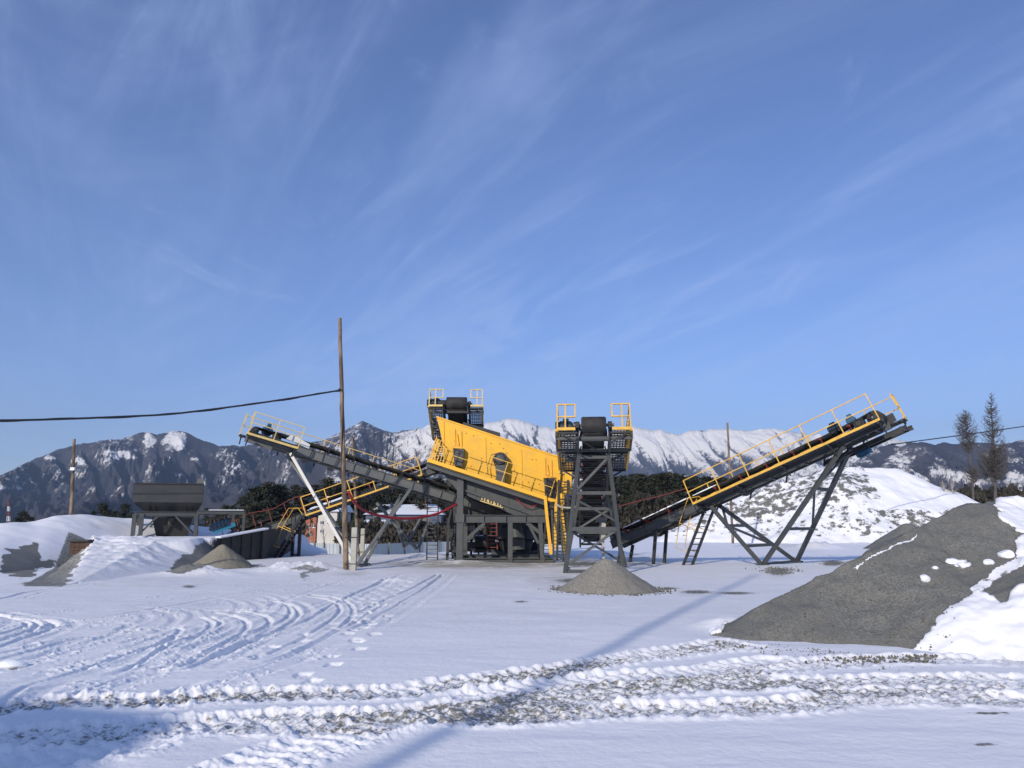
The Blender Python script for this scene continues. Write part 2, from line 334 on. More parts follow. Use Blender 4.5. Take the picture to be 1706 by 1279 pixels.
TRACKS = [z1(p) for p in [
 [(1130, 130), (1240, 145), (1290, 175), (1270, 215), (1180, 255), (1050, 300), (950, 350), (800, 410), (640, 455)],
 [(1300, 115), (1450, 130), (1510, 165), (1480, 215), (1370, 290), (1250, 345), (1130, 400)],
 [(1380, 110), (1520, 130), (1570, 180), (1520, 250), (1400, 320), (1220, 400), (1050, 450)],
 [(1706, 45), (1530, 125), (1380, 210), (1200, 280), (1000, 360), (820, 440)],
 [(1706, 150), (1560, 240), (1400, 325), (1220, 410), (1060, 470), (880, 530)],
 [(890, 215), (940, 240), (900, 280), (790, 320), (650, 350), (500, 395), (380, 435)],
 [(620, 275), (790, 260), (780, 290), (690, 340), (560, 380), (400, 430)],
 [(950, 190), (1070, 215), (1100, 250), (1050, 300)],
 [(900, 180), (1120, 190), (1200, 225), (1150, 270), (1060, 310), (980, 350)],
 [(0, 400), (150, 360), (300, 318), (480, 280), (640, 262), (800, 250)],
 [(0, 375), (200, 330), (380, 295), (600, 270)],
 [(0, 210), (130, 225), (170, 250), (110, 285), (0, 320)],
 [(60, 210), (200, 225), (245, 250), (170, 285), (0, 345)],
 [(-60, 195), (80, 222), (120, 250), (60, 275), (-60, 300)],
 [(0, 130), (160, 90), (350, 60)],
 [(0, 290), (200, 240), (430, 215), (700, 170), (1000, 115), (1300, 70), (1706, 20)],
 [(0, 310), (250, 250), (500, 220), (760, 178), (1050, 122), (1350, 75), (1706, 32)],
 [(0, 600), (120, 520), (250, 480), (380, 440)],
 [(330, 560), (600, 460), (820, 420), (1000, 330), (1200, 285), (1330, 195), (1270, 150)],
 [(600, 610), (820, 520), (1000, 480), (1250, 400)],
 [(80, 560), (300, 500), (560, 440), (760, 330), (850, 310), (980, 240), (930, 210)],
 ]] + [[(737, 958), (700, 985), (640, 1020), (590, 1048)], [(728, 957), (690, 978), (640, 1000), (600, 1018)]]
FOOT = [z1([(1706, 200), (1600, 260), (1640, 300), (1500, 385), (1380, 470)]), [(640, 975), (610, 1000), (600, 1040), (575, 1075)], [(690, 960), (650, 990), (620, 1010)],
        z1([(1380, 480), (1200, 560)]), z1([(1706, 150), (1600, 190), (1480, 250), (1350, 300), (1240, 340), (1130, 380)])]

def dist_poly(x, y, pts, reach=None):
    """distance to polyline and arclength along it"""
    if reach:
        P = np.array(pts); m = (x > P[:, 0].min() - reach) & (x < P[:, 0].max() + reach) & (y > P[:, 1].min() - reach) & (y < P[:, 1].max() + reach)
        b = np.full(x.shape, 1e3); a = np.zeros(x.shape); s = np.zeros(x.shape); b[m], a[m], s[m] = dist_poly(x[m], y[m], pts); return b, a, s
    best = np.full(x.shape, 1e9); arc = np.zeros(x.shape); side = np.zeros(x.shape); s0 = 0
    for i in range(len(pts) - 1):
        ax, ay = pts[i]; bx, by = pts[i + 1]; dx, dy = bx - ax, by - ay; L = math.hypot(dx, dy)
        if L < 1e-6: continue
        t = np.clip(((x - ax) * dx + (y - ay) * dy) / (L * L), 0, 1)
        ex = x - ax - t * dx; ey = y - ay - t * dy; d = np.hypot(ex, ey)
        m = d < best; best = np.where(m, d, best); arc = np.where(m, s0 + t * L, arc)
        side = np.where(m, np.sign(ex * -dy + ey * dx), side); s0 += L
    return best, arc, side
def crom(pts, n=5):
    out = []
    for i in range(len(pts) - 1):
        p0 = pts[max(i - 1, 0)]; p1 = pts[i]; p2 = pts[i + 1]; p3 = pts[min(i + 2, len(pts) - 1)]
        for k in range(n):
            t = k / n
            out.append(tuple(0.5 * (2 * p1[j] + (p2[j] - p0[j]) * t + (2 * p0[j] - 5 * p1[j] + 4 * p2[j] - p3[j]) * t * t + (3 * p1[j] - p0[j] - 3 * p2[j] + p3[j]) * t ** 3) for j in (0, 1)))
    out.append(tuple(pts[-1])); return out
crest_px = [(-900, 885), (-300, 880), (0, 873), (60, 868), (80, 861), (110, 858), (150, 859), (220, 861), (345, 878), (440, 888), (500, 899), (560, 925), (600, 940)]
cr_u = np.array([ray(a, b)[0] for a, b in crest_px]); cr_s = np.array([ray(a, b)[1] for a, b in crest_px])
cr_Y = np.interp([a for a, b in crest_px], [-900, 0, 220, 440, 600], [34, 36, 43, 47, 50])
_ud = np.linspace(cr_u[0], cr_u[-1], 700); _k = np.exp(-np.linspace(-2.2, 2.2, 31) ** 2); _k /= _k.sum()
def _smooth(v): return np.convolve(np.pad(v, 15, mode='edge'), _k, 'valid')
cr_s = _smooth(np.interp(_ud, cr_u, cr_s)); cr_Y = _smooth(np.interp(_ud, cr_u, cr_Y)); cr_u = _ud
def terrain(x, y):
    x = np.asarray(x, float); y = np.asarray(y, float)
    r = np.hypot(x, y); Ys = np.maximum(y, 0.5); u = np.where(y > 0.5, x / Ys, np.sign(x) * 9)
    # the yard, falling away behind the plant on the left and level on the right
    left = 1 - sstep(-0.02, 0.12, u)
    z = -(np.clip(y - 45, 0, 45)) * 0.0444 * left
    z = z + sstep(95, 160, y) * 1.0 * left
    z = z - sstep(200, 900, r) * 6.0
    z = z + (fbm(x * 0.12, y * 0.12, 3, 5) - 0.5) * 0.10 * sstep(4, 12, r) + (fbm(x * 0.6, y * 0.6, 3, 9) - 0.5) * 0.05
    # snow bank behind the hopper
    Yc = np.interp(u, cr_u, cr_Y); zc = HC + np.interp(u, cr_u, cr_s) * Yc
    wdt = np.interp(u, [ray(0, 870)[0], ray(300, 870)[0], ray(560, 870)[0]], [8.5, 5.5, 4.5])
    t = (y - (Yc - wdt)) / wdt
    prof = np.where(t < 1, np.clip(t, 0, 1) ** 0.9, np.clip(1 - (y - Yc) / 11, 0, 1) ** 1.5)
    mask = (u < ray(600, 870)[0]) & (y > 5)
    bank = np.where(mask, prof * zc, 0) * (1 + (fbm(x * 0.5, y * 0.5, 3, 21) - 0.5) * 0.12)
    z = np.where((bank > np.maximum(z, 0.02)) & mask, bank, z)
    # ramp up to the hopper
    A = (-14.1, 22.6); B = (-21.2, 36.5); dx, dy = B[0] - A[0], B[1] - A[1]; L = math.hypot(dx, dy)
    dr = ((x - A[0]) * dy - (y - A[1]) * dx) / L              # > 0 to the right of the left edge
    up = np.clip((y - 22.6) / 13.0, 0, 1) * 1.12
    xe = np.interp(y, [20, 34, 37, 39.5, 48], [-13.0, -13.2, -14.2, -13.35, -12.8])
    steep = np.interp(y, [22, 34, 36.5, 38], [0.30, 0.34, 1.2, 6.0])
    ramp = np.minimum(up, np.clip((xe - x) * steep, 0, 9))
    lump = (fbm(x * 1.3, y * 1.3, 4, 31) - 0.5)
    ramp = ramp * np.clip(dr / 0.9 + lump * 0.5, 0, 1) * (1 - sstep(47, 50, y))
    ramp = ramp * (1 + lump * 0.28 * (1 - sstep(2.5, 4.5, dr))) + lump * 0.10 * sstep(0.1, 0.5, ramp) * (y < 36)
    z = np.where(ramp > 0.01, np.maximum(z, ramp), z)
    # drift lumps near the pole, low heaps by the gravel pile
    for (px, py, rx, ry, h, sd) in ((500, 950, 1.7, 1.6, 0.42, 3), (330, 957, 1.4, 1.0, 0.35, 4), (1300, 954, 0.8, 1.0, 0.12, 5), (1388, 940, 0.9, 1.0, 0.12, 6), (660, 968, 0.7, 0.5, 0.10, 7), (1205, 1045, 0.5, 0.6, 0.18, 8), (760, 938, 2.0, 0.8, 0.16, 9), (1360, 915, 2.2, 1.8, 0.55, 10), (1420, 905, 3, 3, 0.5, 11)):
        c = G(px, py); d = ((x - c.x) / rx) ** 2 + ((y - c.y) / ry) ** 2
        z = z + np.exp(-d * 1.6) * h * (0.55 + 0.9 * fbm(x * 2.2, y * 2.2, 4, sd))
    return z
RW = [(crom(poly_w(p)), w, d, b) for p, w, d, b in RUTS]
TW = [crom(poly_w(p)) for p in TRACKS]; FW = [crom(poly_w(p)) for p in FOOT]
TW2 = [[(x + ox * (1 + .3 * math.sin(i)), y + oy) for x, y in p] for i, p in enumerate(TW) for ox, oy in ((0.34, 0.12), (-1.25, 0.5))]
def ground_detail(x, y, z):
    dirt = np.zeros(x.shape); dz = np.zeros(x.shape); berm_all = np.zeros(x.shape)
    sel = (y > 2) & (y < 34) & (np.abs(x) < y * 0.95 + 2)
    xs, ys = x[sel], y[sel]; dd = np.zeros(xs.shape); hh = np.zeros(xs.shape); rough = np.zeros(xs.shape)
    jig = (fbm(xs * 1.1, ys * 1.1, 3, 51) - 0.5) * 0.35
    f1 = fbm(xs * 5, ys * 5, 4, 61); f2 = fbm(xs * 14, ys * 14, 3, 71); f3 = fbm(xs * 0.7, ys * 0.9, 3, 81)
    for pts, w, dep, bare in RW:
        d, arc, side = dist_poly(xs, ys, pts, 1.2); d = np.abs(d + jig * 0.45)
        ins = 1 - sstep(w * 0.75, w * 1.1, d)
        lug = np.clip(0.5 + 0.9 * np.sin(arc * 2 * math.pi / 0.19 + np.abs(d) * 14), 0, 1)
        edge = np.exp(-((d - w * 1.08) / 0.08) ** 2)
        hh = np.where(ins > 0.02, np.minimum(hh, 0.0) * (1 - ins) - ins * (dep * 0.5 * (0.7 + 0.3 * f1) - 0.026 * lug * (0.6 + 0.4 * f2)), hh)
        hh += edge * (0.014 + 0.012 * lug + 0.022 * (f1 - 0.42) + 0.016 * (f2 - 0.5)) * (0.5 + f3)
        rough = np.maximum(rough, 1 - sstep(w * 0.9, w * 1.6, d))
        dd = np.maximum(dd, ins * bare * (0.12 + 0.85 * f3 + 0.3 * (f1 - 0.5) + 0.4 * (f2 - 0.5)))
    for pts in TW:
        d, arc, side = dist_poly(xs, ys, pts, 1.2); d = np.abs(d + jig * 0.05)
        a = 1 - sstep(0.025, 0.06, d); e = 0.7 * np.exp(-((d - 0.09) / 0.025) ** 2) * (0.4 + 1.2 * f2)
        vis = (0.45 + 0.9 * f3) * np.clip(ys / 18, 0.8, 1.5)
        hh += (-0.040 * a + 0.014 * e * (0.5 + f1)) * vis
    crumb = np.zeros(xs.shape)
    for j, pts in enumerate(TW2):
        d, arc, side = dist_poly(xs, ys, pts, 1.2); d = np.abs(d + jig * 0.08)
        hh += (-0.013 * (1 - sstep(0.04, 0.10, d)) + 0.006 * np.exp(-((d - 0.16) / 0.04) ** 2) * (0.3 + 1.2 * f1)) * (0.3 + 1.1 * f3)
        crumb = np.maximum(crumb, 1 - sstep(0.12, 0.35, d))
    for pts in FW:
        d, arc, side = dist_poly(xs, ys, pts, 1.2)
        st = np.sin(arc * 2 * math.pi / 0.65) ; a = (d < 0.5) * (1 - sstep(0.05, 0.12, np.abs(d * side - 0.10 * np.sign(np.sin(arc * math.pi / 0.65))))) * sstep(0.1, 0.8, st + (f1 - 0.5))
        hh += -0.045 * a + 0.05 * a * (f2 - 0.35)
    hh += rough * (f2 - 0.5) * 0.034 + rough * (f1 - 0.5) * 0.012
    hh += crumb * np.clip(f2 - 0.60, 0, 1) * 0.10 * sstep(0.42, 0.55, f3)
    # wind crust
    hh += (fbm(xs * 1.0, ys * 3.2, 3, 91) - 0.5) * 0.018
    dirt[sel] = dd; dz[sel] = hh
    return dz, dirt
def make_ground():
    
    # columns follow x/y so that they are even across the view
    k = np.concatenate([np.linspace(-180, -44, 50, endpoint=False), np.degrees(np.arctan(np.linspace(math.tan(R(-44)), math.tan(R(44)), 1450))), np.linspace(44, 180, 50)[1:]])
    inv = np.concatenate([np.linspace(1 / 0.4, 1 / 3.6, 50, endpoint=False), np.linspace(1 / 3.6, 1 / 22, 860, endpoint=False), 1 / np.arange(22, 50, 0.09), np.linspace(1 / 50, 1 / 400, 90, endpoint=False), np.linspace(1 / 400, 1 / 4800, 20)])
    rad = 1 / inv
    A, Rr = np.meshgrid(np.radians(k), rad)
    # rows at constant y in front of the camera
    cosA = np.maximum(np.cos(A), 0.70)
    X = Rr * np.sin(A) / cosA; Y = Rr * np.cos(A) / cosA
    Z = terrain(X, Y); dz, dirt = ground_detail(X, Y, Z); Z = Z + dz
    px, py = projn(X, Y, Z); front = Y > 3
    jx = px + (fbm(X * 1.2, Y * 1.2, 3, 101) - 0.5) * 40; jy = py + (fbm(X * 1.2, Y * 1.2, 3, 102) - 0.5) * 10
    def pm(poly, v):
        nonlocal dirt
        m = inpoly(jx, jy, poly) & front; dirt = np.where(m, np.maximum(dirt, v), dirt)
    # bare debris on the ramp and bare spots of the bank
    A_ = (-14.1, 22.6); B_ = (-21.2, 36.5); dx, dy = B_[0] - A_[0], B_[1] - A_[1]; Ln = math.hypot(dx, dy)
    dr = ((X - A_[0]) * dy - (Y - A_[1]) * dx) / Ln
    edge = (Y > 22.2) & (Y < 36.8) & (dr > -0.3) & (dr < 0.25 + 1.0 * fbm(X * 1.5, Y * 1.5, 3, 8))
    dirt = np.where(edge, 0.72, dirt)
    for P in ([(0, 950), (30, 960), (75, 945), (60, 905), (30, 915), (0, 925)], [(5, 918), (20, 918), (22, 930), (6, 932)], [(75, 948), (98, 936), (95, 930), (72, 940)], [(28, 962), (55, 962), (62, 926), (45, 930)]):
        m = inpoly(px + (fbm(X * 2, Y * 2, 3, 12) - 0.5) * 22, py + (fbm(X * 2, Y * 2, 3, 13) - 0.5) * 18, P) & front; dirt = np.where(m, 1.2, dirt)
    pm([(275, 952), (330, 908), (372, 890), (376, 905), (345, 945), (300, 955)], 0.85)
    pm([(485, 945), (510, 938), (545, 950), (520, 955), (510, 970), (500, 950)], 0.62)
    pm([(445, 895), (485, 893), (505, 905), (480, 908)], 0.9)
    for (cx, cy, w, h) in ((1298, 952, 30, 8), (1388, 938, 26, 6), (1160, 986, 36, 4), (1225, 988, 40, 3), (960, 967, 44, 5), (868, 1002, 16, 2), (1115, 980, 22, 2), (20, 1113, 14, 4), (1230, 1048, 20, 6), (1650, 1188, 40, 2.5), (1640, 1240, 24, 3), (315, 977, 14, 3), (50, 972, 18, 4)):
        d = ((px - cx) / w) ** 2 + ((py - cy) / h) ** 2; dirt = np.where(front, np.maximum(dirt, 0.95 * np.exp(-d * 1.4)), dirt)
    for _ in range(2):
        dirt[1:-1, 1:-1] = (dirt[1:-1, 1:-1] * 2 + dirt[:-2, 1:-1] + dirt[2:, 1:-1] + dirt[1:-1, :-2] + dirt[1:-1, 2:]) / 6
    dust = np.zeros(X.shape)
    def ell(cx, cy, w, h, v):
        nonlocal dust
        d = ((px - cx) / w) ** 2 + ((py - cy) / h) ** 2; dust = np.where(front, np.maximum(dust, v * np.exp(-d ** 1.5)), dust)
    ell(830, 948, 240, 22, 0.45); ell(1000, 975, 160, 26, 0.3); ell(800, 940, 160, 8, 1.6); ell(640, 1000, 900, 70, 0.20); ell(700, 938, 60, 6, 0.8); ell(930, 965, 60, 14, 0.7); ell(880, 950, 70, 10, 0.35); ell(1060, 935, 60, 10, 0.7); ell(585, 955, 40, 5, 0.6); ell(1330, 905, 50, 14, 0.4); ell(430, 940, 80, 14, 0.2); ell(1150, 965, 120, 12, 0.15)
    dust = dust + np.clip(dirt, 0, 1) * 0.35
    dust += np.where((Y > 22) & (Y < 36) & (dr > 0) & (dr < 5), 0.25 * fbm(X * 2, Y * 2, 3, 44), 0)
    o = gridmesh('snowy_ground', X, Y, Z, M['ground'], {'dirt': dirt, 'dust': dust}); tag(o, kind='structure'); return o
make_ground()

# ------------------------------------------------------------------ mountains
def mountain_mat():
    m = bpy.data.materials.new('mountain_slopes'); m.use_nodes = True; t = m.node_tree; L = t.links.new
    p = t.nodes['Principled BSDF']; p.inputs['Roughness'].default_value = 0.9; p.inputs['Specular IOR Level'].default_value = 0.1
    tc = N(t, 'ShaderNodeTexCoord'); at = N(t, 'ShaderNodeAttribute', attribute_name='snow')
    n = N(t, 'ShaderNodeTexNoise', inp={'Scale': 0.035, 'Detail': 10, 'Roughness': 0.86}); L(tc.outputs['Object'], n.inputs['Vector'])
    n2 = N(t, 'ShaderNodeTexNoise', inp={'Scale': 0.004, 'Detail': 5, 'Roughness': 0.6}); L(tc.outputs['Object'], n2.inputs['Vector'])
    s = N(t, 'ShaderNodeMath', operation='MULTIPLY_ADD', inp={1: 3.4, 2: -1.7}); L(n.outputs[0], s.inputs[0])
    a = N(t, 'ShaderNodeMath', operation='ADD'); L(at.outputs['Fac'], a.inputs[0]); L(s.outputs[0], a.inputs[1])
    r = N(t, 'ShaderNodeMapRange', inp={1: 0.42, 2: 0.72}); L(a.outputs[0], r.inputs[0])
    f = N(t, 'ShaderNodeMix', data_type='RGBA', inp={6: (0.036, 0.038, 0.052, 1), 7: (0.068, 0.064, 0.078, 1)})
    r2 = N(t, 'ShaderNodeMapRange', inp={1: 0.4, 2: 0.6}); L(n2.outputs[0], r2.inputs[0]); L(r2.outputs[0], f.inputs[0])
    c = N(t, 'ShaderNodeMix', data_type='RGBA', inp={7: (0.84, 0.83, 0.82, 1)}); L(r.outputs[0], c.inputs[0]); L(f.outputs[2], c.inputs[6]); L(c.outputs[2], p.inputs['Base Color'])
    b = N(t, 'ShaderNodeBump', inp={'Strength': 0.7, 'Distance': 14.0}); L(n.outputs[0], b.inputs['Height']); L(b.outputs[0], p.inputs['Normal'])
    return m
M['mount'] = mountain_mat()
def mountain(name, sil, Yr, Yf, amp, seed, snowf, skew=0.5, freq=0.0042, back=1.35, cols=900, rows=230, big=0, rav=(), ravd=60, ravs=0.5):
    us = np.array([ray(a, b)[0] for a, b in sil]); ss = np.array([ray(a, b)[1] for a, b in sil])
    u = np.linspace(us[0], us[-1], cols); s = np.interp(u, us, ss)
    jit = (fbm(u * 160, u * 0, 4, seed + 3) - 0.5) * 0.0028; s = s + jit
    Yrow = np.concatenate([np.linspace(Yf, Yr, rows, endpoint=False), np.linspace(Yr, Yr * back, rows // 4)])
    U, Yy = np.meshgrid(u, Yrow); S = np.tile(s, (len(Yrow), 1))
    X = U * Yy; usk = (X + skew * np.minimum(Yy - Yr, 0) * 0.6) / Yr; usk = np.where(Yy > Yr, U, usk); Zr = np.interp(usk, u, s) * Yr; t = (Yy - Yf) / (Yr - Yf)
    xs = X + skew * (Yy - Yr)                      # spurs run down to the right
    wx = (fbm(X * 0.0012, Yy * 0.0012, 3, seed + 9) - 0.5) * 500
    rd = ridged((xs + wx) * freq, Yy * freq * 0.36, 6, seed, 0.55)
    rd2 = ridged((xs * 0.6 + Yy * 0.8) * freq * 2.2, (Yy * 0.8 - xs * 0.6) * freq * 1.2, 4, seed + 5, 0.55)
    env = np.clip(t, 0, 1) ** 0.9
    body = Zr * env
    k = np.clip(t * 3, 0, 1) * np.clip((1.015 - t) * 3.2, 0, 1) ** 0.8
    if big: Z0 = big * 0.8 * (0.95 - ridged((X + 0.7 * (Yy - Yr) + wx * 0.6) * 0.0007, Yy * 0.0002, 2, seed + 21, 0.4)) * k
    else: Z0 = 0
    rn = (rd - 0.30) / 0.62; r2n = (rd2 - 0.3) / 0.6
    global VAL; VAL = (Z0 / (0.8 * big)) if big else 0 * k
    Z = body * (1 + 0.10 * k) - Z0 - amp * ((1 - rn) + 0.32 * (1 - r2n)) * k
    pxa, pya = projn(X, Yy, Z + HC); RV = np.zeros(X.shape)
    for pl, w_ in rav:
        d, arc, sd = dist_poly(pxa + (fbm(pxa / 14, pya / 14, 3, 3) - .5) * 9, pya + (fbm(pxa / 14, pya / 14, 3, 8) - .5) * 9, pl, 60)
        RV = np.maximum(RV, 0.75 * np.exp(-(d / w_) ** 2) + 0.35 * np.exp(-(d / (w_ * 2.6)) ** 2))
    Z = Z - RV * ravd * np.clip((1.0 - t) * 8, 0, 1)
    Z = np.where(t > 1, Zr * (1 - (t - 1) * 2.2), Z)
    lim = S * Yy; Z = np.where((t < 1) & (Z > lim), lim - (Z - lim) * 0.15, Z) + HC
    Z = np.maximum(Z, -12 + t * 3)
    px, py = projn(X, Yy, Z)
    gx = np.gradient(Z, axis=1) / np.gradient(X, axis=1)
    snow = snowf(px, py, t, gx, X, Yy, rd) - RV * ravs  # snow cut along the ravines paints in their forest and shade bands
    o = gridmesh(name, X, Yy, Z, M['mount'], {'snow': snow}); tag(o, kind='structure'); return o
SIL_L = [(-700, 860), (-300, 830), (-150, 812), (0, 792), (60, 762), (100, 746), (130, 738), (200, 730), (235, 718), (248, 717), (262, 722), (290, 715), (310, 717), (330, 728), (366, 741), (400, 741), (440, 738), (475, 742), (510, 737), (545, 729), (572, 715), (590, 706), (604, 698), (620, 706), (637, 713), (655, 719), (672, 714), (690, 712), (704, 711), (712, 706), (728, 705), (745, 706), (790, 722), (880, 760), (1000, 800), (1100, 830), (1200, 860)]
SIL_F = [(560, 790), (640, 750), (700, 722), (740, 709), (800, 703), (824, 699), (850, 694), (862, 694), (880, 700), (895, 706), (915, 709), (935, 713), (975, 718), (1020, 716), (1045, 708), (1056, 707), (1070, 711), (1085, 714), (1100, 711), (1118, 719), (1130, 721), (1148, 714), (1163, 713), (1176, 715), (1186, 711), (1215, 711), (1240, 714), (1262, 711), (1300, 711), (1330, 718), (1360, 722), (1400, 722), (1440, 722), (1480, 726), (1500, 729), (1521, 735), (1560, 745), (1640, 775), (1750, 820)]
SIL_R = [(1280, 850), (1340, 800), (1400, 765), (1440, 748), (1480, 738), (1505, 731), (1521, 735), (1540, 734), (1556, 738), (1573, 734), (1588, 737), (1604, 735), (1627, 733), (1650, 735), (1667, 738), (1690, 733), (1720, 733), (1800, 728), (1950, 735), (2300, 760), (2700, 800)]
PATCH_L = [(250, 732, 12, 13, 0.95), (292, 732, 24, 20, 0.95), (300, 745, 10, 9, 0.6), (205, 758, 32, 9, 0.9), (180, 768, 16, 8, 0.6), (84, 762, 11, 4, 0.9), (133, 768, 14, 6, 0.8), (150, 782, 10, 8, 0.4), (100, 792, 45, 10, 0.38), (215, 782, 28, 12, 0.45), (10, 812, 25, 3, 0.8), (60, 805, 60, 4, 0.35), (325, 765, 10, 3, 0.7), (362, 758, 18, 12, 0.5), (385, 780, 16, 9, 0.42), (310, 790, 26, 7, 0.5), (205, 826, 24, 5, 0.55), (190, 838, 18, 3, 0.6), (415, 765, 20, 15, 0.32), (455, 770, 30, 15, 0.2), (500, 800, 40, 12, 0.25), (605, 712, 22, 12, 0.55), (662, 722, 9, 8, 0.6), (680, 738, 28, 22, 0.62), (715, 722, 22, 18, 0.8), (700, 760, 30, 12, 0.45), (640, 765, 22, 16, 0.38), (560, 748, 20, 8, 0.25), (240, 755, 10, 20, 0.45), (335, 795, 14, 6, 0.5), (570, 800, 40, 8, 0.35)]
def snow_shade_left(px, py, t, gx, X, Y, rd):
    s = np.full(px.shape, 0.17)
    for cx, cy, w, h, v in PATCH_L:
        jx = (fbm(px / 9, py / 7, 3, 4) - 0.5) * w * 1.4; jy = (fbm(px / 9, py / 7, 3, 6) - 0.5) * h * 1.4
        d = ((px - cx + jx) / w) ** 2 + ((py - cy + jy) / h) ** 2; s = np.maximum(s, v * 1.08 * np.exp(-d ** 1.3 * 0.7))
    s += (fbm(X * 0.006, Y * 0.002, 4, 77) - 0.42) * 0.9 + (rd - 0.55) * 0.45 - np.clip(-gx - 0.2, 0, 1) * 0.3  # right-facing flanks lose snow, which paints in some of their shade
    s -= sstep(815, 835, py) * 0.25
    return s
def snow_shade_far(px, py, t, gx, X, Y, rd):
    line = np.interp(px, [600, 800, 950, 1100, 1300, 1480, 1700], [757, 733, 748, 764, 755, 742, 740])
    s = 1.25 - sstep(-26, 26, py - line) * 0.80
    s = s - np.clip((VAL / np.maximum(sstep(0, .3, t), .05)) - 0.30, 0, 1) * 0.9  # valleys darkened by colour, for forest and for shade
    s += (fbm(X * 0.0022, Y * 0.0014, 4, 31) - 0.5) * 0.6 - np.clip(-gx, -0.2, 0.9) * 0.45 - (0.62 - rd) * 1.0  # less snow on right-facing flanks: trees and painted shade together
    s = np.where(py < line - 22, np.maximum(s, 0.80 + (rd - 0.5) * 0.9 - np.clip(-gx, 0, 1) * 0.55), s)  # same painted shade on the right-facing sides near the crest
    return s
def snow_right(px, py, t, gx, X, Y, rd):
    s = 0.44 + (rd - 0.60) * 1.5 + (fbm(X * 0.004, Y * 0.002, 4, 33) - 0.5) * 0.7
    s -= sstep(20, 0, py - 733) * 0.28
    for cx, cy, w, h, v in ((1500, 738, 12, 7, 1.0), (1685, 792, 16, 7, 1.3), (1640, 758, 14, 8, 0.6), (1700, 760, 30, 16, 0.55), (1495, 765, 40, 14, 0.65), (1560, 790, 40, 10, 0.5), (1580, 762, 40, 12, 0.5)):
        d = ((px - cx) / w) ** 2 + ((py - cy) / h) ** 2; s = np.maximum(s, v * np.exp(-d * d))
    s -= sstep(796, 812, py) * 0.5
    return s
RAV_F = [([(1166, 716), (1185, 735), (1205, 752), (1225, 765)], 5), ([(1205, 728), (1225, 745), (1250, 757)], 4), ([(1163, 745), (1190, 765), (1210, 780)], 5), ([(1118, 750), (1122, 765), (1130, 776)], 6), ([(1130, 770), (1160, 785), (1180, 792)], 5),
 ([(1232, 720), (1260, 740), (1288, 755)], 4), ([(1050, 722), (1065, 740), (1078, 765), (1110, 785)], 6), ([(985, 745), (1020, 768), (1060, 782), (1110, 796)], 8), ([(896, 712), (894, 722), (896, 734)], 4), ([(886, 708), (888, 714)], 2), ([(735, 715), (760, 735), (790, 752)], 5), ([(1330, 722), (1350, 745), (1368, 762)], 5), ([(1400, 727), (1425, 748)], 5),
 ([(1295, 718), (1315, 738), (1330, 760)], 4), ([(1090, 728), (1105, 745), (1112, 760)], 3), ([(830, 702), (850, 720), (880, 738)], 4), ([(1440, 730), (1460, 742)], 4), ([(1240, 765), (1225, 785), (1260, 790)], 8), ([(800, 712), (815, 728), (840, 742)], 4)]
RAV_L = [([(100, 748), (115, 775), (128, 800)], 7), ([(150, 750), (168, 775), (176, 805)], 9), ([(228, 733), (238, 755), (234, 785)], 6), ([(266, 722), (263, 745), (272, 775)], 4), ([(606, 705), (640, 740), (690, 790)], 7), ([(655, 724), (690, 755), (720, 778)], 6), ([(330, 735), (350, 762), (362, 800)], 8), ([(300, 760), (325, 785), (340, 815)], 8), ([(420, 750), (440, 780), (445, 810)], 9), ([(520, 750), (510, 780), (530, 815)], 9), ([(60, 775), (75, 795), (80, 815)], 8), ([(205, 770), (215, 795), (225, 815)], 6), ([(695, 715), (703, 730)], 3)]
RAV_R = [([(1440, 772), (1500, 790), (1560, 812)], 6), ([(1530, 772), (1570, 793), (1610, 808)], 6), ([(1608, 742), (1640, 770), (1670, 785)], 5), ([(1480, 748), (1455, 775)], 6), ([(1560, 745), (1590, 765), (1630, 785)], 4), ([(1690, 740), (1720, 765)], 6)]
mountain('snowy_mountain_range', SIL_F, 6200, 3300, 620, 40, snow_shade_far, skew=0.55, freq=0.0016, cols=1500, rows=420, big=900, rav=RAV_F, ravd=95, ravs=0.62)
mountain('wooded_mountain_range', SIL_L, 3600, 1300, 300, 60, snow_shade_left, skew=0.3, freq=0.0028, cols=1500, rows=400, rav=RAV_L, ravd=60, ravs=0.22)
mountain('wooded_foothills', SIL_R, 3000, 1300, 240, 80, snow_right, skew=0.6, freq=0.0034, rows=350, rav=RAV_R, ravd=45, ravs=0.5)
# ==== OBJECTS ====

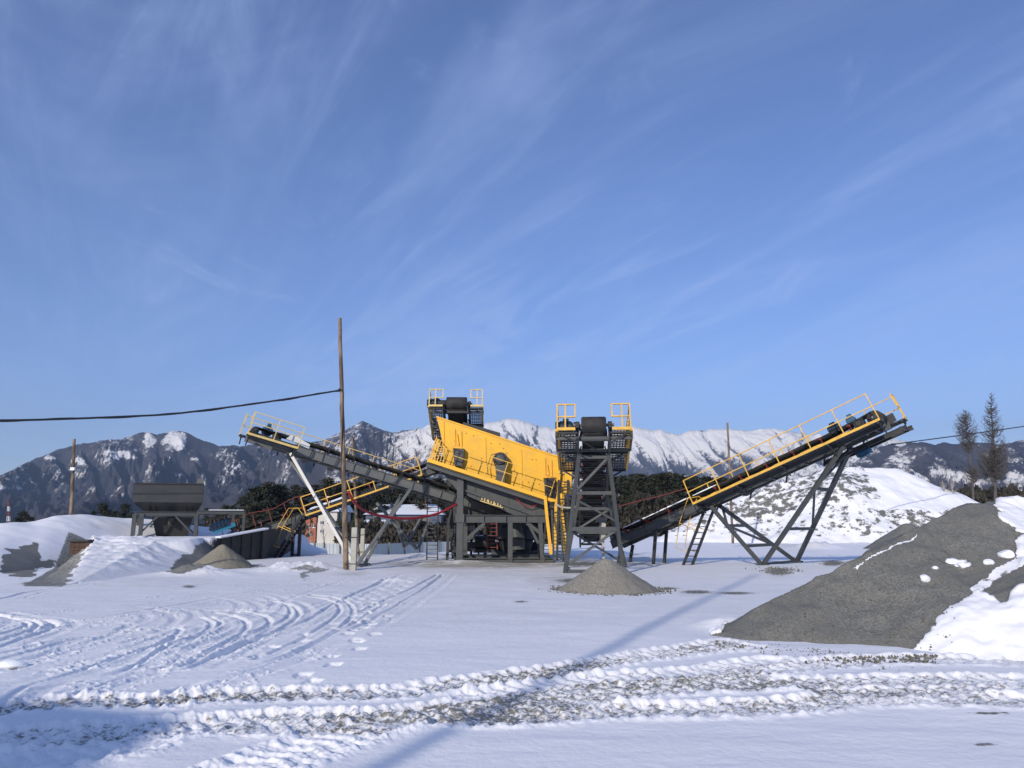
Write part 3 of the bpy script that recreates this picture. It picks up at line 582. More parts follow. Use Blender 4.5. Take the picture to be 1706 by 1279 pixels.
# ------------------------------------------------------------------ conveyors
def frame(T, H):
    T = Vector(T); H = Vector(H); a = (H - T); L = a.length; a.normalize(); l = a.cross(Vector((0, 0, 1))).normalized(); n = l.cross(a)
    f = lambda s, t, u: T + a * s + l * t + n * u
    f.L = L; f.a = a; f.l = l; f.n = n; return f
def gz(x, y): return float(terrain(np.array([x]), np.array([y]))[0])
def handrail(F, t, s0, s1, u0, step=1.25, h=1.1, r=0.042, ends=(0, 0), w=0.7, sgn=1):
    mb = MB(); n = max(1, round((s1 - s0) / step)); n_ = F.n
    for i in range(n + 1):
        s = s0 + (s1 - s0) * i / n; mb.beam(F(s, t, u0), F(s, t, u0 + h), r * 0.9, r * 0.9, up=F.a)
    for u in (h, h * 0.52): mb.beam(F(s0, t, u0 + u), F(s1, t, u0 + u), r * 0.85, r * 0.85, up=n_)
    for k, e in enumerate(ends):
        if e:
            s = (s0, s1)[k]
            for u in (h, h * 0.52): mb.beam(F(s, t, u0 + u), F(s, t - sgn * w, u0 + u), r * 0.85, r * 0.85, up=n_)
            mb.beam(F(s, t - sgn * w, u0 + h * 0.5), F(s, t - sgn * w, u0 + h), r * 0.9, r * 0.9, up=F.a)
            mb.beam(F(s, t - sgn * w * 0.45, u0), F(s, t - sgn * w * 0.45, u0 + h), r * 0.9, r * 0.9, up=F.a)
            mb.beam(F(s + 0.01, t, u0 + 0.05), F(s + 0.01, t - sgn * w, u0 + 0.05), 0.04, 0.11, up=n_)
    return mb
def walkway(F, root, sgn, s0, s1, u0, t0=0.62, w=0.65, ymat='yellow_rail', rail=True, ends=(0, 0), step=1.25, mesh=True, brackets=True, toe=True, h=1.1, r=0.042, tw=0.04):
    wk = MB()
    # grating floor: cross bars and bearing bars with gaps
    if mesh:
        n = int((s1 - s0) / 0.16)
        for i in range(n + 1):
            s = s0 + (s1 - s0) * i / n; wk.beam(F(s, sgn * t0, u0), F(s, sgn * (t0 + w), u0), 0.05, 0.03, up=F.n)
        for k in range(7):
            t = sgn * (t0 + w * k / 6); wk.beam(F(s0, t, u0 + 0.003), F(s1, t, u0 + 0.003), 0.03, 0.04, up=F.n)
    o = wk.build('walkway', M['rungs'], root)
    if brackets:
        b = MB(); n = max(1, round((s1 - s0) / 1.8))
        for i in range(n + 1):
            s = s0 + 0.1 + (s1 - s0 - 0.2) * i / n
            b.beam(F(s, sgn * (t0 - 0.05), u0 - 0.06), F(s, sgn * (t0 + w + 0.02), u0 - 0.06), 0.07, 0.07, up=F.n)
            b.beam(F(s, sgn * (t0 - 0.05), u0 - 0.42), F(s, sgn * (t0 + w * 0.8), u0 - 0.08), 0.05, 0.05, up=F.n)
        b.build('bracket', M['dark'], o)
    if toe:
        tb = MB(); tb.beam(F(s0, sgn * (t0 + w + 0.03), u0 + 0.04), F(s1, sgn * (t0 + w + 0.03), u0 + 0.02), tw, 0.09, up=F.n)
        tb.build('toe_board', M[ymat], o)
    if rail: handrail(F, sgn * (t0 + w + 0.02), s0, s1, u0, step, h, r, ends, w, sgn).build('handrail', M[ymat], o)
    return o
def drum(F, s, bw, r, root, mname='rubber', name='head_drum', lag=True):
    mb = MB(); mb.tube([F(s, -bw / 2, 0), F(s, -bw / 2 + 0.03, 0), F(s, bw / 2 - 0.03, 0), F(s, bw / 2, 0)], [r * 0.93, r, r, r * 0.93], 28)
    if lag:                                   # herringbone rubber lagging
        k = 26
        for i in range(k):
            a0 = 2 * math.pi * i / k
            for sd in (-1, 1):
                pts = []
                for j in range(5):
                    t = sd * (bw / 2 - 0.05) * j / 4; a = a0 + j * 0.10
                    pts.append(F(s, t, 0) + (F.a * math.cos(a) + F.n * math.sin(a)) * (r + 0.004))
                for j in range(4): mb.beam(pts[j], pts[j + 1], 0.022, 0.02, up=(pts[j] - F(s, sd * bw * j / 8, 0)))
    o = mb.build(name, M[mname], root, smooth=False)
    ax = MB(); ax.tube([F(s, -bw / 2 - 0.28, 0), F(s, bw / 2 + 0.28, 0)], 0.055, 12); ax.build('axle', M['grey_light'], o)
    return o
def bearing(F, s, t, root):
    mb = MB(); c = F(s, t, 0); mb.tube([c - F.l * 0.07, c + F.l * 0.07], 0.13, 14); mb.beam(F(s - 0.22, t, -0.15), F(s + 0.22, t, -0.15), 0.12, 0.08, up=F.n); mb.beam(F(s, t, -0.16), F(s, t, -0.02), 0.12, 0.2, up=F.a)
    mb.build('bearing', M['dark'], root, bevel=0.01)
def motor(F, s, t, sgn, root, col='blue', along='l', L=0.55, r=0.17, u=0.05):
    """finned drive motor with end cowl, terminal box and gearbox"""
    d = F.l * sgn if along == 'l' else F.a * sgn
    c = F(s, t, u); mb = MB(); mb.tube([c, c + d * 0.05, c + d * (L * 0.78), c + d * (L * 0.8)], [r * 0.8, r * 0.92, r * 0.92, r * 0.85], 20)
    side = F.a if along == 'l' else F.l
    for k in range(16):
        a = 2 * math.pi * k / 16; v = (side * math.cos(a) + F.n * math.sin(a)) * (r * 0.95)
        mb.beam(c + d * 0.07 + v, c + d * (L * 0.74) + v, 0.015, 0.05, up=v)
    mb.beam(c + d * 0.15 + F.n * (r + 0.05), c + d * 0.36 + F.n * (r + 0.05), 0.16, 0.10, up=F.n)
    for q in (0.1, L * 0.7): mb.beam(c + d * q - F.n * r, c + d * q - F.n * (r + 0.07), 0.28, 0.05, up=d)
    o = mb.build('motor', M[col], root)
    cw = MB(); cw.tube([c + d * (L * 0.78), c + d * (L * 0.97), c + d * L], [r * 1.0, r * 1.0, r * 0.8], 20); cw.build('fan_cowl', M[col], o)
    return o
def gearbox(F, s, t, root, m='dark', sz=(0.42, 0.34, 0.40)):
    mb = MB(); mb.beam(F(s - sz[0] / 2, t, 0), F(s + sz[0] / 2, t, 0), sz[1], sz[2], up=F.n); mb.tube([F(s, t - sz[1] / 2 - 0.05, 0.02), F(s, t + sz[1] / 2 + 0.05, 0.02)], sz[2] * 0.36, 14)
    mb.build('gearbox', M[m], root, bevel=0.03)
def conveyor(name, label, T, H, bw=0.8, fm='grey', st=(0.42), idm='redp', group=None, base=None, belt_t=0.0, tail=0.4, drum_r=0.28, idler_step=1.2, lag=True, hood=None, r_ext=0.25):
    F = frame(T, H); L = F.L; root = thing(name, label, 'conveyor', base or (F(L / 2, 0, 0).x, F(L / 2, 0, 0).y, 0), group)
    hw = bw / 2 + 0.12
    fr = MB()
    for sg in (-1, 1):     # channel side members with stiffener seams
        t = sg * hw; h = st; uc = -0.12 - h / 2
        fr.beam(F(-0.2, t, uc), F(L + r_ext, t, uc), 0.012, h, up=F.n)
        fr.beam(F(-0.2, t + sg * 0.04, uc + h / 2), F(L + r_ext, t + sg * 0.04, uc + h / 2), 0.09, 0.016, up=F.n)
        fr.beam(F(-0.2, t + sg * 0.04, uc - h / 2), F(L + r_ext, t + sg * 0.04, uc - h / 2), 0.09, 0.016, up=F.n)
        n = int(L / 1.5)
        for i in range(n + 1):
            s = 0.2 + (L - 0.4) * i / n; fr.beam(F(s, t + sg * 0.035, uc - h / 2 + 0.01), F(s, t + sg * 0.035, uc + h / 2 - 0.01), 0.07, 0.014, up=F.a)
    n = int(L / 1.5)
    for i in range(n + 1):
        s = 0.2 + (L - 0.4) * i / n
        fr.beam(F(s, -hw + 0.01, -0.12 - st + 0.05), F(s, hw - 0.01, -0.12 - st + 0.05), 0.08, 0.08, up=F.n)
        if i < n:
            s2 = 0.2 + (L - 0.4) * (i + 1) / n; sg = 1 if i % 2 else -1
            fr.beam(F(s, -hw * sg, -0.12 - st + 0.09), F(s2, hw * sg, -0.12 - st + 0.09), 0.05, 0.02, up=F.n)
    fr.build('frame', M[fm], root)
    # belt: troughed carrying run, flat return run, joined round the head drum
    b = MB(); seg = 24; prof = [(-bw / 2, 0.22), (-bw * 0.2, 0.085), (bw * 0.2, 0.085), (bw / 2, 0.22)]
    def strip(rows):
        base = len(b.v)
        for r_ in rows: b.v += r_
        m = len(rows[0])
        for i in range(len(rows) - 1):
            for k in range(m - 1): b.f.append((base + i * m + k, base + i * m + k + 1, base + (i + 1) * m + k + 1, base + (i + 1) * m + k))
    rows = []
    for i in range(seg + 1):
        s = L * i / seg; q = min(1, max(0, (L - s) / 1.2)) * min(1, max(0.0, s / 0.8)); sag = 0.012 * math.sin(i * 2.1)
        rows.append([F(s, t, (u * q + (drum_r + 0.012) * (1 - q)) + sag) for t, u in prof])
    strip(rows); rows2 = []
    for i in range(13):
        a = math.pi / 2 - math.pi * i / 12; rows2.append([F(L + math.cos(a) * (drum_r + 0.012), t, math.sin(a) * (drum_r + 0.012)) for t in (-bw * .47, -bw * .2, bw * .2, bw * .47)])
    strip(rows2); rows3 = []
    for i in range(seg + 1):
        s = L * (1 - i / seg); rows3.append([F(s, t, -(drum_r + 0.012) - 0.05 * math.sin(math.pi * i / seg)) for t in (-bw * .47, -bw * .2, bw * .2, bw * .47)])
    strip(rows3)
    bo = b.build('belt', M['rubber'], root, smooth=True); md = bo.modifiers.new('thickness', 'SOLIDIFY'); md.thickness = 0.014
    # idlers
    k = int((L - 1.2) / idler_step)
    for i in range(k + 1):
        s = 0.6 + (L - 1.6) * i / max(k, 1); m = MB()
        m.tube([F(s, -bw * .18, 0.03), F(s, bw * .18, 0.03)], 0.048, 8)
        for sg in (-1, 1):
            m.tube([F(s, sg * bw * .22, 0.04), F(s, sg * bw * .5, 0.16)], 0.048, 8)
            m.beam(F(s + 0.07, sg * (hw - 0.01), -0.12), F(s + 0.07, sg * (bw * .5 + 0.04), 0.17), 0.05, 0.03, up=F.a)
        m.beam(F(s + 0.07, -hw, -0.10), F(s + 0.07, hw, -0.10), 0.06, 0.04, up=F.n)
        m.build('idler', M[idm], root)
    drum(F, L, bw + 0.06, drum_r, root, lag=lag); drum(F, 0, bw + 0.04, drum_r * 0.8, root, 'dark', 'tail_drum', lag=False)
    for sg in (-1, 1): bearing(F, L, sg * (bw / 2 + 0.16), root)
    return F, root
def leg(root, pts, w=0.14, m='grey', name='leg', box=True):
    mb = MB()
    for p, q in pts:
        mb.ibeam(p, q, w, w, up=(0.3, 1, 0.2), t=0.02) if not box else mb.beam(p, q, w, w, up=(0, 1, 0.01))
    return mb.build(name, M[m], root)

# ---- right hand product conveyor, climbing towards the camera
FR, cr = conveyor('belt_conveyor', 'long dark conveyor with yellow railings climbing to the right over a V shaped trestle', W(1030, 895, 35.5), W(1461, 698, 28.5), 0.8, 'grey', 0.34, base=(11.5, 33, 0), lag=False, drum_r=0.29)
FR.L
walkway(FR, cr, 1, 4.6, 12.7, -0.30, t0=0.60, w=0.66)
walkway(FR, cr, -1, 4.6, 13.25, -0.30, t0=0.60, w=0.66, ends=(0, 1))
# lower discharge platform beyond the head
pb = MB(); pb.ibeam(FR(9.8, -1.3, -0.62), FR(13.3, -1.3, -0.62), 0.1, 0.18, up=FR.n); pb.ibeam(FR(9.8, -0.66, -0.62), FR(13.2, -0.66, -0.62), 0.1, 0.18, up=FR.n); pb.beam(FR(13.1, -1.3, -0.62), FR(13.1, 0.5, -0.75), 0.08, 0.1, up=FR.n); pb.build('platform_beam', M['dark'], cr)
bm = MB(); bm.plate([FR(12.0, -0.56, -0.45), FR(13.0, -0.56, -0.25), FR(13.0, -0.56, 0.08), FR(12.0, -0.56, 0.0)], FR.l * 0.03); bm.build('side_guard', M['dark'], cr)
motor(FR, 11.6, -0.3, 1, cr, 'blue', 'l', 0.5, 0.17, 0.36); gearbox(FR, 11.9, 0.55, cr)
motor(FR, 11.2, 0.30, -1, cr, 'navy', 'a', 0.5, 0.13, 0.32)
motor(FR, 11.0, -0.95, 1, cr, 'blue', 'a', 0.6, 0.14, -0.80)
def v_trestle(F, root, bn, bf, sL, sR, m='grey', w=0.16, u=-0.5, ht=0.56, k=(0.33, 0.67), pale=False):
    bn = Vector(bn); bf = Vector(bf); out = []
    for s, dx in ((sL, 0), (sR, 1)):
        tn = F(s, ht, u) if (F(s, ht, u).y < F(s, -ht, u).y) else F(s, -ht, u); mm_ = 'leg_sunlit' if (pale and dx == 1) else m; tf = F(s, -ht, u) if tn == F(s, ht, u) else F(s, ht, u)
        o = MB(); o.beam(tn, bn, w, w, up=(0, 1, 0)); lg = o.build('leg', M[mm_], root); out.append((tn, bn))
        o = MB(); o.beam(tf, bf, w, w, up=(0, 1, 0)); o.build('leg', M[m], root)
        c = MB()
        for q in k: c.beam(tn.lerp(bn, q), tf.lerp(bf, q), w * 0.8, w * 0.8)
        c.beam(tn.lerp(bn, k[0]), tf.lerp(bf, k[1]), w * 0.55, w * 0.55); c.beam(tn.lerp(bn, k[0]), tf.lerp(bf, 0.03), w * 0.55, w * 0.55)
        c.build('cross_brace', M[m], root)
    f = MB(); f.beam(bn + Vector((-0.15, -.1, 0.05)), bf + Vector((0.15, .1, 0.05)), w * 1.1, 0.1)
    f.box(bn + Vector((0, 0, 0.03)), 0.5, 0.4, 0.06); f.box(bf + Vector((0, 0, 0.03)), 0.5, 0.4, 0.06); f.build('base_beam', M[m], root)
bn = G(1270, 942); bf = G(1327, 936)
v_trestle(FR, cr, bn, bf, 5.0, 11.0)
# steep stair up to the walkway
def stair(root, f0, t0, off, n=10, m='dark', rails=True, ym='yellow_rail', w=0.12, lift=0.95, name='stair', side=(0, 1)):
    f0 = Vector(f0); t0 = Vector(t0); off = Vector(off); d = t0 - f0
    mb = MB(); mb.beam(f0, t0, 0.05, w, up=(1, 0, 0.3)); mb.beam(f0 + off, t0 + off, 0.05, w, up=(1, 0, 0.3))
    for i in range(n): p = f0 + d * ((i + 0.6) / n); mb.beam(p, p + off, 0.14, 0.035)
    o = mb.build(name, M[m], root)
    if rails:
        r = MB()
        for k in side:
            a = f0 + off * k; up = Vector((-d.normalized().z, 0, d.normalized().x)).normalized() * lift
            if up.z < 0: up = -up
            p0 = a + d * 0.22; p1 = a + d * 0.6; p2 = a + d * 1.02
            r.tube([p0, p0 + up * 0.6, p1 + up * 0.85, p2 + up * 0.9 , p2 + up * 0.45 + d.normalized() * 0.25, p2], 0.020, 6)
            r.beam(p1, p1 + up * 0.85, 0.035)
        r.build('handrail', M[ym], o)
    return o
stair(cr, G(1138, 942), W(1176, 844, 32.75), (0.42, 0.12, 0), 10, 'dark')
snow = MB()
for i in range(26):
    s = 0.6 + i * 0.19; 
    if random.random() < 0.85: 
        w0 = random.uniform(0.04, 0.15); snow.beam(FR(s, -0.42 + random.uniform(-.04, .05), 0.21), FR(s + 0.22, -0.42 + random.uniform(-.04, .05), 0.21), w0 * 1.6, w0 * 0.6, up=FR.n); snow.beam(FR(s, 0.42, 0.22), FR(s + 0.22, 0.42, 0.22), w0 * 0.7, w0 * 0.35, up=FR.n)
so_ = snow.build('snow_cover', M['snowp'], cr, smooth=True)
# feeder skirt and support of the tail
tl = MB(); 
for sg in (-1, 1): tl.beam(FR(0.3, sg * 0.55, -0.5), Vector((FR(0.3, sg * 0.55, 0).x, FR(0.3, sg * 0.55, 0).y, 0)), 0.12); tl.beam(FR(2.2, sg * 0.55, -0.5), Vector((FR(2.2, sg * 0.55, 0).x, FR(2.2, sg * 0.55, 0).y, 0)), 0.12)
tl.build('tail_support', M['dark'], cr)

# ---- left hand product conveyor
FL, cl = conveyor('belt_conveyor', 'pale grey conveyor climbing left behind the tall wooden pole, blue motor on top', W(868, 856, 38.6), W(424, 718, 33), 0.75, 'grey_light', 0.38, base=(-6.5, 33, 0), idm='dark', lag=False, drum_r=0.16)
walkway(FL, cl, -1, FL.L - 1.9, FL.L + 0.3, -0.35, t0=0.6, w=0.55, ymat='yellow_pale', ends=(0, 1), step=1.1, r=0.042, h=1.0)
walkway(FL, cl, 1, 5.4, FL.L + 0.5, -0.25, t0=0.6, w=0.6, ymat='yellow_pale', ends=(0, 1), r=0.045, h=1.0)
motor(FL, FL.L - 0.55, 0.05, 1, cl, 'blue', 'l', 0.55, 0.24, 0.22); gearbox(FL, FL.L - 1.0, -0.1, cl, sz=(0.4, 0.3, 0.36))
sg_ = MB(); sg_.plate([FL(12.4, -0.50, 0.02), FL(11.3, -0.50, -0.1), FL(11.3, -0.50, 0.1), FL(12.2, -0.50, 0.30)], FL.l * 0.02); sg_.build('belt_guard', M['white'], cl)
gb = MB()
for s in (4.0, 5.5, 7.0, 8.5, 10.0, 11.2):
    gb.beam(FL(s, -0.58, -0.7), FL(s - 0.12, -0.58, 0.02), 0.035, 0.035)
    gb.beam(FL(s, -0.58, -0.72), FL(s + 0.25, -0.58, -0.72), 0.1, 0.12, up=FL.n)
gb.beam(FL(2.5, -0.60, -0.62), FL(11, -0.60, -0.62), 0.03, 0.03); gb.build('return_roller_bracket', M['dark'], cl)
bn = G(592, 945); bf = Vector((-6.5, 33.4, 0))
v_trestle(FL, cl, bn, bf, 6.2, 12.0, m='grey_light', w=0.13, u=-0.55, pale=True)  # pale: one near leg gets the painted sunlit colour

# ---- front product conveyor, coming straight at the camera
FF, cf = conveyor('belt_conveyor', 'steep dark conveyor facing the camera, ribbed drum on top, gravel cone at its foot', W(985, 893, 38), W(989, 708, 25.5), 0.8, 'grey', 0.40, base=(3.0, 28, 0), drum_r=0.28, r_ext=0.1)
walkway(FF, cf, 1, 9.6, 13.3, -0.25, t0=0.62, w=0.62, step=1.2, ends=(0, 1), h=1.0, r=0.05, tw=0.12)
walkway(FF, cf, -1, 9.6, 13.3, -0.25, t0=0.62, w=0.62, step=1.2, ends=(0, 1), h=1.0, r=0.05, tw=0.12)
motor(FF, 12.9, 0.72, 1, cf, 'navy', 'l', 0.62, 0.2, 0.06); gearbox(FF, 12.95, 0.60, cf, sz=(0.34, 0.2, 0.34))
hb = MB(); hb.beam(FF(13.0, -1.3, -0.42), FF(13.0, 1.3, -0.42), 0.1, 0.1); hb.beam(FF(12.0, -1.3, -0.45), FF(12.0, 1.3, -0.45), 0.1, 0.1)
hb.plate([FF(12.9, -0.48, -0.32), FF(12.9, 0.48, -0.32), FF(12.9, 0.46, -0.02), FF(12.9, -0.46, -0.02)], FF.a * 0.03)
for sg in (-1, 1): hb.beam(FF(12.9, sg * 0.56, -0.45), FF(13.05, sg * 0.56, 0.1), 0.09, 0.12); hb.beam(FF(12.0, sg * 1.3, -0.45), FF(13.2, sg * 1.3, -0.35), 0.07, 0.1, up=FF.n)
hb.build('head_frame', M['grey'], cf)
a = G(941, 955); b = Vector((a.x + 2.15, a.y, 0)); ta = FF(11.9, 0.52, -0.5); tb_ = FF(11.9, -0.52, -0.5)
for p, q in ((a, ta), (b, tb_)):
    o = MB(); o.beam(p, q, 0.13, 0.15, up=(0, 1, 0)); o.build('leg', M['grey'], cf)
c = MB()
def crossat(py, w=0.12):
    z = W(980, py, 27.0).z; k = (z) / ta.z
    c.beam(a.lerp(ta, k), b.lerp(tb_, k), w, w)
    return a.lerp(ta, k), b.lerp(tb_, k)
r1 = crossat(763); r2 = crossat(821); r3 = crossat(881, 0.14)
c.beam(r2[0], r1[1], 0.09, 0.09); c.beam(a.lerp(ta, 0.06), r3[1], 0.09, 0.09); c.beam(r2[0].lerp(r3[0], 0.15), r2[1].lerp(r3[1], 0.8), 0.07, 0.07)
c.beam(a + Vector((0, 0, 0.07)), b + Vector((0, 0, 0.07)), 0.14, 0.12); c.build('cross_brace', M['grey'], cf)
# rear trestle of the same conveyor
a2 = Vector((2.25, 31.6, 0)); b2 = Vector((4.75, 31.6, 0)); ta2 = FF(7.6, 0.55, -0.5); tb2 = FF(7.6, -0.55, -0.5)
for p, q in ((a2, ta2), (b2, tb2)):
    o = MB(); o.beam(p, q, 0.13, 0.15, up=(0, 1, 0)); o.build('leg', M['grey'], cf)
c = MB()
for k in (0.05, 0.48, 0.8): c.beam(a2.lerp(ta2, k), b2.lerp(tb2, k), 0.12, 0.12)
c.beam(a2.lerp(ta2, 0.48), b2.lerp(tb2, 0.05), 0.08, 0.08); c.beam(a2.lerp(ta2, 0.48), b2.lerp(tb2, 0.8), 0.08, 0.08); c.beam(a.lerp(ta, .5), a2.lerp(ta2, .5), 0.1); c.beam(b.lerp(tb_, .5), b2.lerp(tb2, .5), 0.1); c.beam(a + Vector((0, 0, .07)), a2 + Vector((0, 0, .07)), 0.12)
c.build('cross_brace', M['grey'], cf)
und = MB()
for i in range(14): s = 2 + i * 0.72; und.beam(FF(s, -0.5, -0.55), FF(s, 0.5, -0.55), 0.10, 0.035, up=FF.n); und.tube([FF(s + .2, -0.45, -0.42), FF(s + .2, 0.45, -0.42)], 0.05, 8)
und.build('return_roller', M['dark'], cf)

# ---- back conveyor: its head looks over the screen
FB, cb_ = conveyor('belt_conveyor', 'high conveyor head with drum and yellow railings rising behind the yellow screen', W(775, 880, 57), W(761, 672, 39), 1.05, 'dark', 0.40, base=(-3, 48, 0), drum_r=0.33, idm='dark')
walkway(FB, cb_, 1, 15.5, 19.4, -0.3, t0=0.72, w=0.72, step=1.4, ends=(0, 1), h=1.05, tw=0.12, ymat='yellow_pale', r=0.055)
walkway(FB, cb_, -1, 15.5, 19.4, -0.3, t0=0.72, w=0.62, step=1.4, ends=(0, 1), h=1.05, tw=0.12, ymat='yellow_pale', r=0.055)
motor(FB, 19.0, 0.85, 1, cb_, 'navy', 'l', 0.75, 0.24, 0.1); gearbox(FB, 19.05, 0.72, cb_)
hb = MB(); hb.beam(FB(19.1, -1.45, -0.46), FB(19.1, 1.45, -0.46), 0.12, 0.12); hb.beam(FB(17.6, -1.45, -0.5), FB(17.6, 1.45, -0.5), 0.12, 0.12)
for sg in (-1, 1): hb.beam(FB(19.0, sg * 0.62, -0.5), FB(19.15, sg * 0.62, 0.12), 0.1, 0.14)
hb.plate([FB(18.9, -0.5, -0.45), FB(18.9, 0.5, -0.45), FB(18.9, 0.5, 0), FB(18.9, -0.5, 0)], FB.a * 0.03); hb.build('head_frame', M['dark'], cb_)
for sx in (-1, 1):
    for s_ in (12.5, 17.8):
        tp = FB(s_, sx * 0.6, -0.6); o = MB(); o.beam(tp, (tp.x + sx * 0.5, tp.y, gz(tp.x, tp.y)), 0.2, 0.2); o.build('leg', M['dark'], cb_)
c = MB()
for k in (0.25, 0.5, 0.75):
    for s_ in (12.5, 17.8):
        tp = FB(s_, 0.6, -0.6); tq = FB(s_, -0.6, -0.6); c.beam(tp.lerp(Vector((tp.x - .5, tp.y, 0)), k), tq.lerp(Vector((tq.x + .5, tq.y, 0)), k), 0.12)
c.build('cross_brace', M['dark'], cb_)
cage = MB()      # caged ladder hanging at the left of the head
for i in range(12):
    z = 7.0 - i * 0.24; x0 = -3.98 + 0.10 * min(i, 5) * 0.35
    cage.tube([(x0, 37.4, z), (x0 - .05, 37.15, z), (x0 + 0.2, 37.0, z), (x0 + 0.45, 37.15, z), (x0 + 0.42, 37.4, z)], 0.035, 5)
    cage.beam((x0, 37.4, z - .1), (x0 + 0.42, 37.4, z - .1), 0.03)
for dx in (0, 0.42): cage.beam((-3.8 + dx, 37.4, 4.3), (-3.95 + dx, 37.4, 7.1), 0.05)
cage.build('caged_ladder', M['dark'], cb_)

# ---- feed conveyor from the hopper to the crusher
FE, ce = conveyor('belt_conveyor', 'dark feed conveyor with yellow railing climbing right from behind the sheet piled wall', W(385, 894, 43), W(748, 766, 43.5), 0.9, 'grey', 0.36, base=(-10, 43, 0), drum_r=0.25)
walkway(FE, ce, 1, 4.6, 11.4, -0.42, t0=0.62, w=0.6, step=1.3, ends=(0, 1), r=0.05)
walkway(FE, ce, -1, 4.6, 11.4, -0.42, t0=0.62, w=0.6, rail=False)
for px_ in (489, 500):
    tp = W(px_ + 1, 862, 42.2); o = MB(); o.beam((tp.x, tp.y, 0), tp, 0.16, 0.16); o.build('leg', M['dark'], ce)
c = MB(); c.beam(W(489, 924, 42.2), W(500, 924, 42.2), 0.1); c.build('cross_brace', M['dark'], ce)
stair(ce, G(457, 929) , W(503, 858, 42), (0.1, 0.6, 0), 12, 'dark', w=0.2, name='stair')
o = MB(); tq = MB()
for (p, q) in (((652, 838), (673, 912)), ((628, 838), (694, 914)), ((702, 862), (676, 908)), ((713, 872), (697, 914))):
    o = MB(); o.beam(W(*p, 46), W(*q, 44), 0.14, 0.14); o.build('leg', M['grey_light'], ce)
o = MB(); o.beam(W(674, 905, 44), W(700, 905, 44), 0.14); o.beam(W(700, 864, 46), W(716, 866, 46), 0.2); o.build('cross_brace', M['grey_light'], ce)
o = MB()
for k in range(6): t_ = k / 5; s = -0.2 + t_ * 4.6; o.beam(FE(s, 0.6, 0), FE(s, 0.6, 0.75), 0.03)
pts = [FE(s, 0.6, 0.75 - 0.1 * math.sin(i)) for i, s in enumerate(np.linspace(-0.6, 5, 14))]; o.tube(pts, 0.022, 6); o.build('pull_cord', M['redp'], ce)

# ------------------------------------------------------------------ vibrating screen
SA = Vector((math.cos(R(17.8)), 0, -math.sin(R(17.8)))); SN = Vector((math.sin(R(17.8)), 0, math.cos(R(17.8))))
O_ = W(712, 768, 35.0)
def FS(s, t, u): return O_ + SA * s + Vector((0, t, 0)) + SN * u
FS.a = SA; FS.n = SN; FS.l = Vector((0, -1, 0)); FS.L = 6.2
scr = thing('vibrating_screen', 'big yellow inclined vibrating screen box with a motor on its side', 'screening machine', (-1, 36.5, 0))
def P3(px_, py_, dy=0.0): return W(px_, py_, 36.0) + Vector((0, dy, 0))
poly = [P3(727, 694), (P3(940, 764)), P3(940, 845), P3(739, 783), P3(738, 742), P3(733, 716)]
o = MB(); o.plate(poly[::-1], (0, 0.05, 0)); o.build('side_plate', M['yellow'], scr)
o = MB(); o.plate([p + Vector((0, 2.3, 0)) for p in poly[::-1]], (0, 0.05, 0)); o.build('side_plate', M['yellow'], scr)
o = MB()
for px_, y0, y1 in ((738.5, 702, 772), (808, 728, 779), (868, 748, 812)):
    a_ = P3(px_, y0, -0.02); b_ = P3(px_ + 1.5, y1, -0.02); o.beam(a_, b_, 0.07, 0.04, up=(0, 1, 0))
for sx, y0 in ((758, 714), (768.5, 718), (908, 763), (918.5, 766)):
    o.beam(P3(sx, y0, -0.03), P3(sx + 0.6, y0 + 28, -0.03), 0.04, 0.08, up=(0, 1, 0))
o.beam(P3(727, 694, -0.02), P3(940, 764, -0.02), 0.07, 0.05, up=(0, 1, 0)); o.build('stiffener', M['yellow'], scr)
# spring brackets: boss, wedge and dark spring housing
for bx, by in ((763, 729), (913, 779)):
    o = MB(); o.plate([P3(bx - 1, by - 6, -0.1), P3(bx + 2, by + 13, -0.1), P3(bx - 2, by + 13, -0.1)], (0, 0.1, 0)); o.beam(P3(bx - 8, by + 18, -0.2), P3(bx + 10, by + 19, -0.2), 0.5, 0.05); o.build('spring_bracket', M['yellow'], scr)
    o = MB(); hgt = 29 if bx < 800 else 30
    o.plate([P3(bx - 7, by + 20, -0.42), P3(bx + 11, by + 20, -0.42), P3(bx + 8, by + 20 + hgt, -0.42), P3(bx - 5, by + 18 + hgt, -0.42)], (0, 0.36, 0))
    for k in range(3): o.beam(P3(bx - 5, by + 26 + k * 7, -0.44), P3(bx + 8, by + 27 + k * 7, -0.44), 0.04, 0.04)
    o.build('spring_housing', M['grey'], scr)
# exciter motor with round guard
mc = P3(834, 767, 0)
o = MB(); o.tube([mc + Vector((0, -0.02, 0)), mc + Vector((0, -0.5, 0))], 0.36, 24); o.build('exciter_guard', M['dark'], scr)
o = MB(); o.tube([mc + Vector((0, -0.50, 0)), mc + Vector((0, -0.62, 0)), mc + Vector((0, -0.66, 0))], [0.25, 0.22, 0.12], 20)
for k in range(10):
    a_ = 2 * math.pi * k / 10; o.box(mc + Vector((math.cos(a_) * 0.31, -0.52, math.sin(a_) * 0.31)), 0.06, 0.05, 0.06)
o.build('exciter_cover', M['grey'], scr)
o = MB(); o.plate([mc + Vector((-0.26, -0.6, -0.28)), mc + Vector((-0.16, -0.6, -1.06)), mc + Vector((0.20, -0.6, -1.12)), mc + Vector((0.30, -0.6, -0.25))], (0, 0.55, 0)); o.build('drive_guard', M['grey'], scr)
o = MB(); o.tube([mc + Vector((-0.1, -0.1, 0.36)), mc + Vector((-0.45, -0.2, 0.25)), mc + Vector((-0.62, -0.3, -0.25)), mc + Vector((-0.6, -0.35, -0.7))], 0.02, 6); o.build('cable', M['wire'], scr)
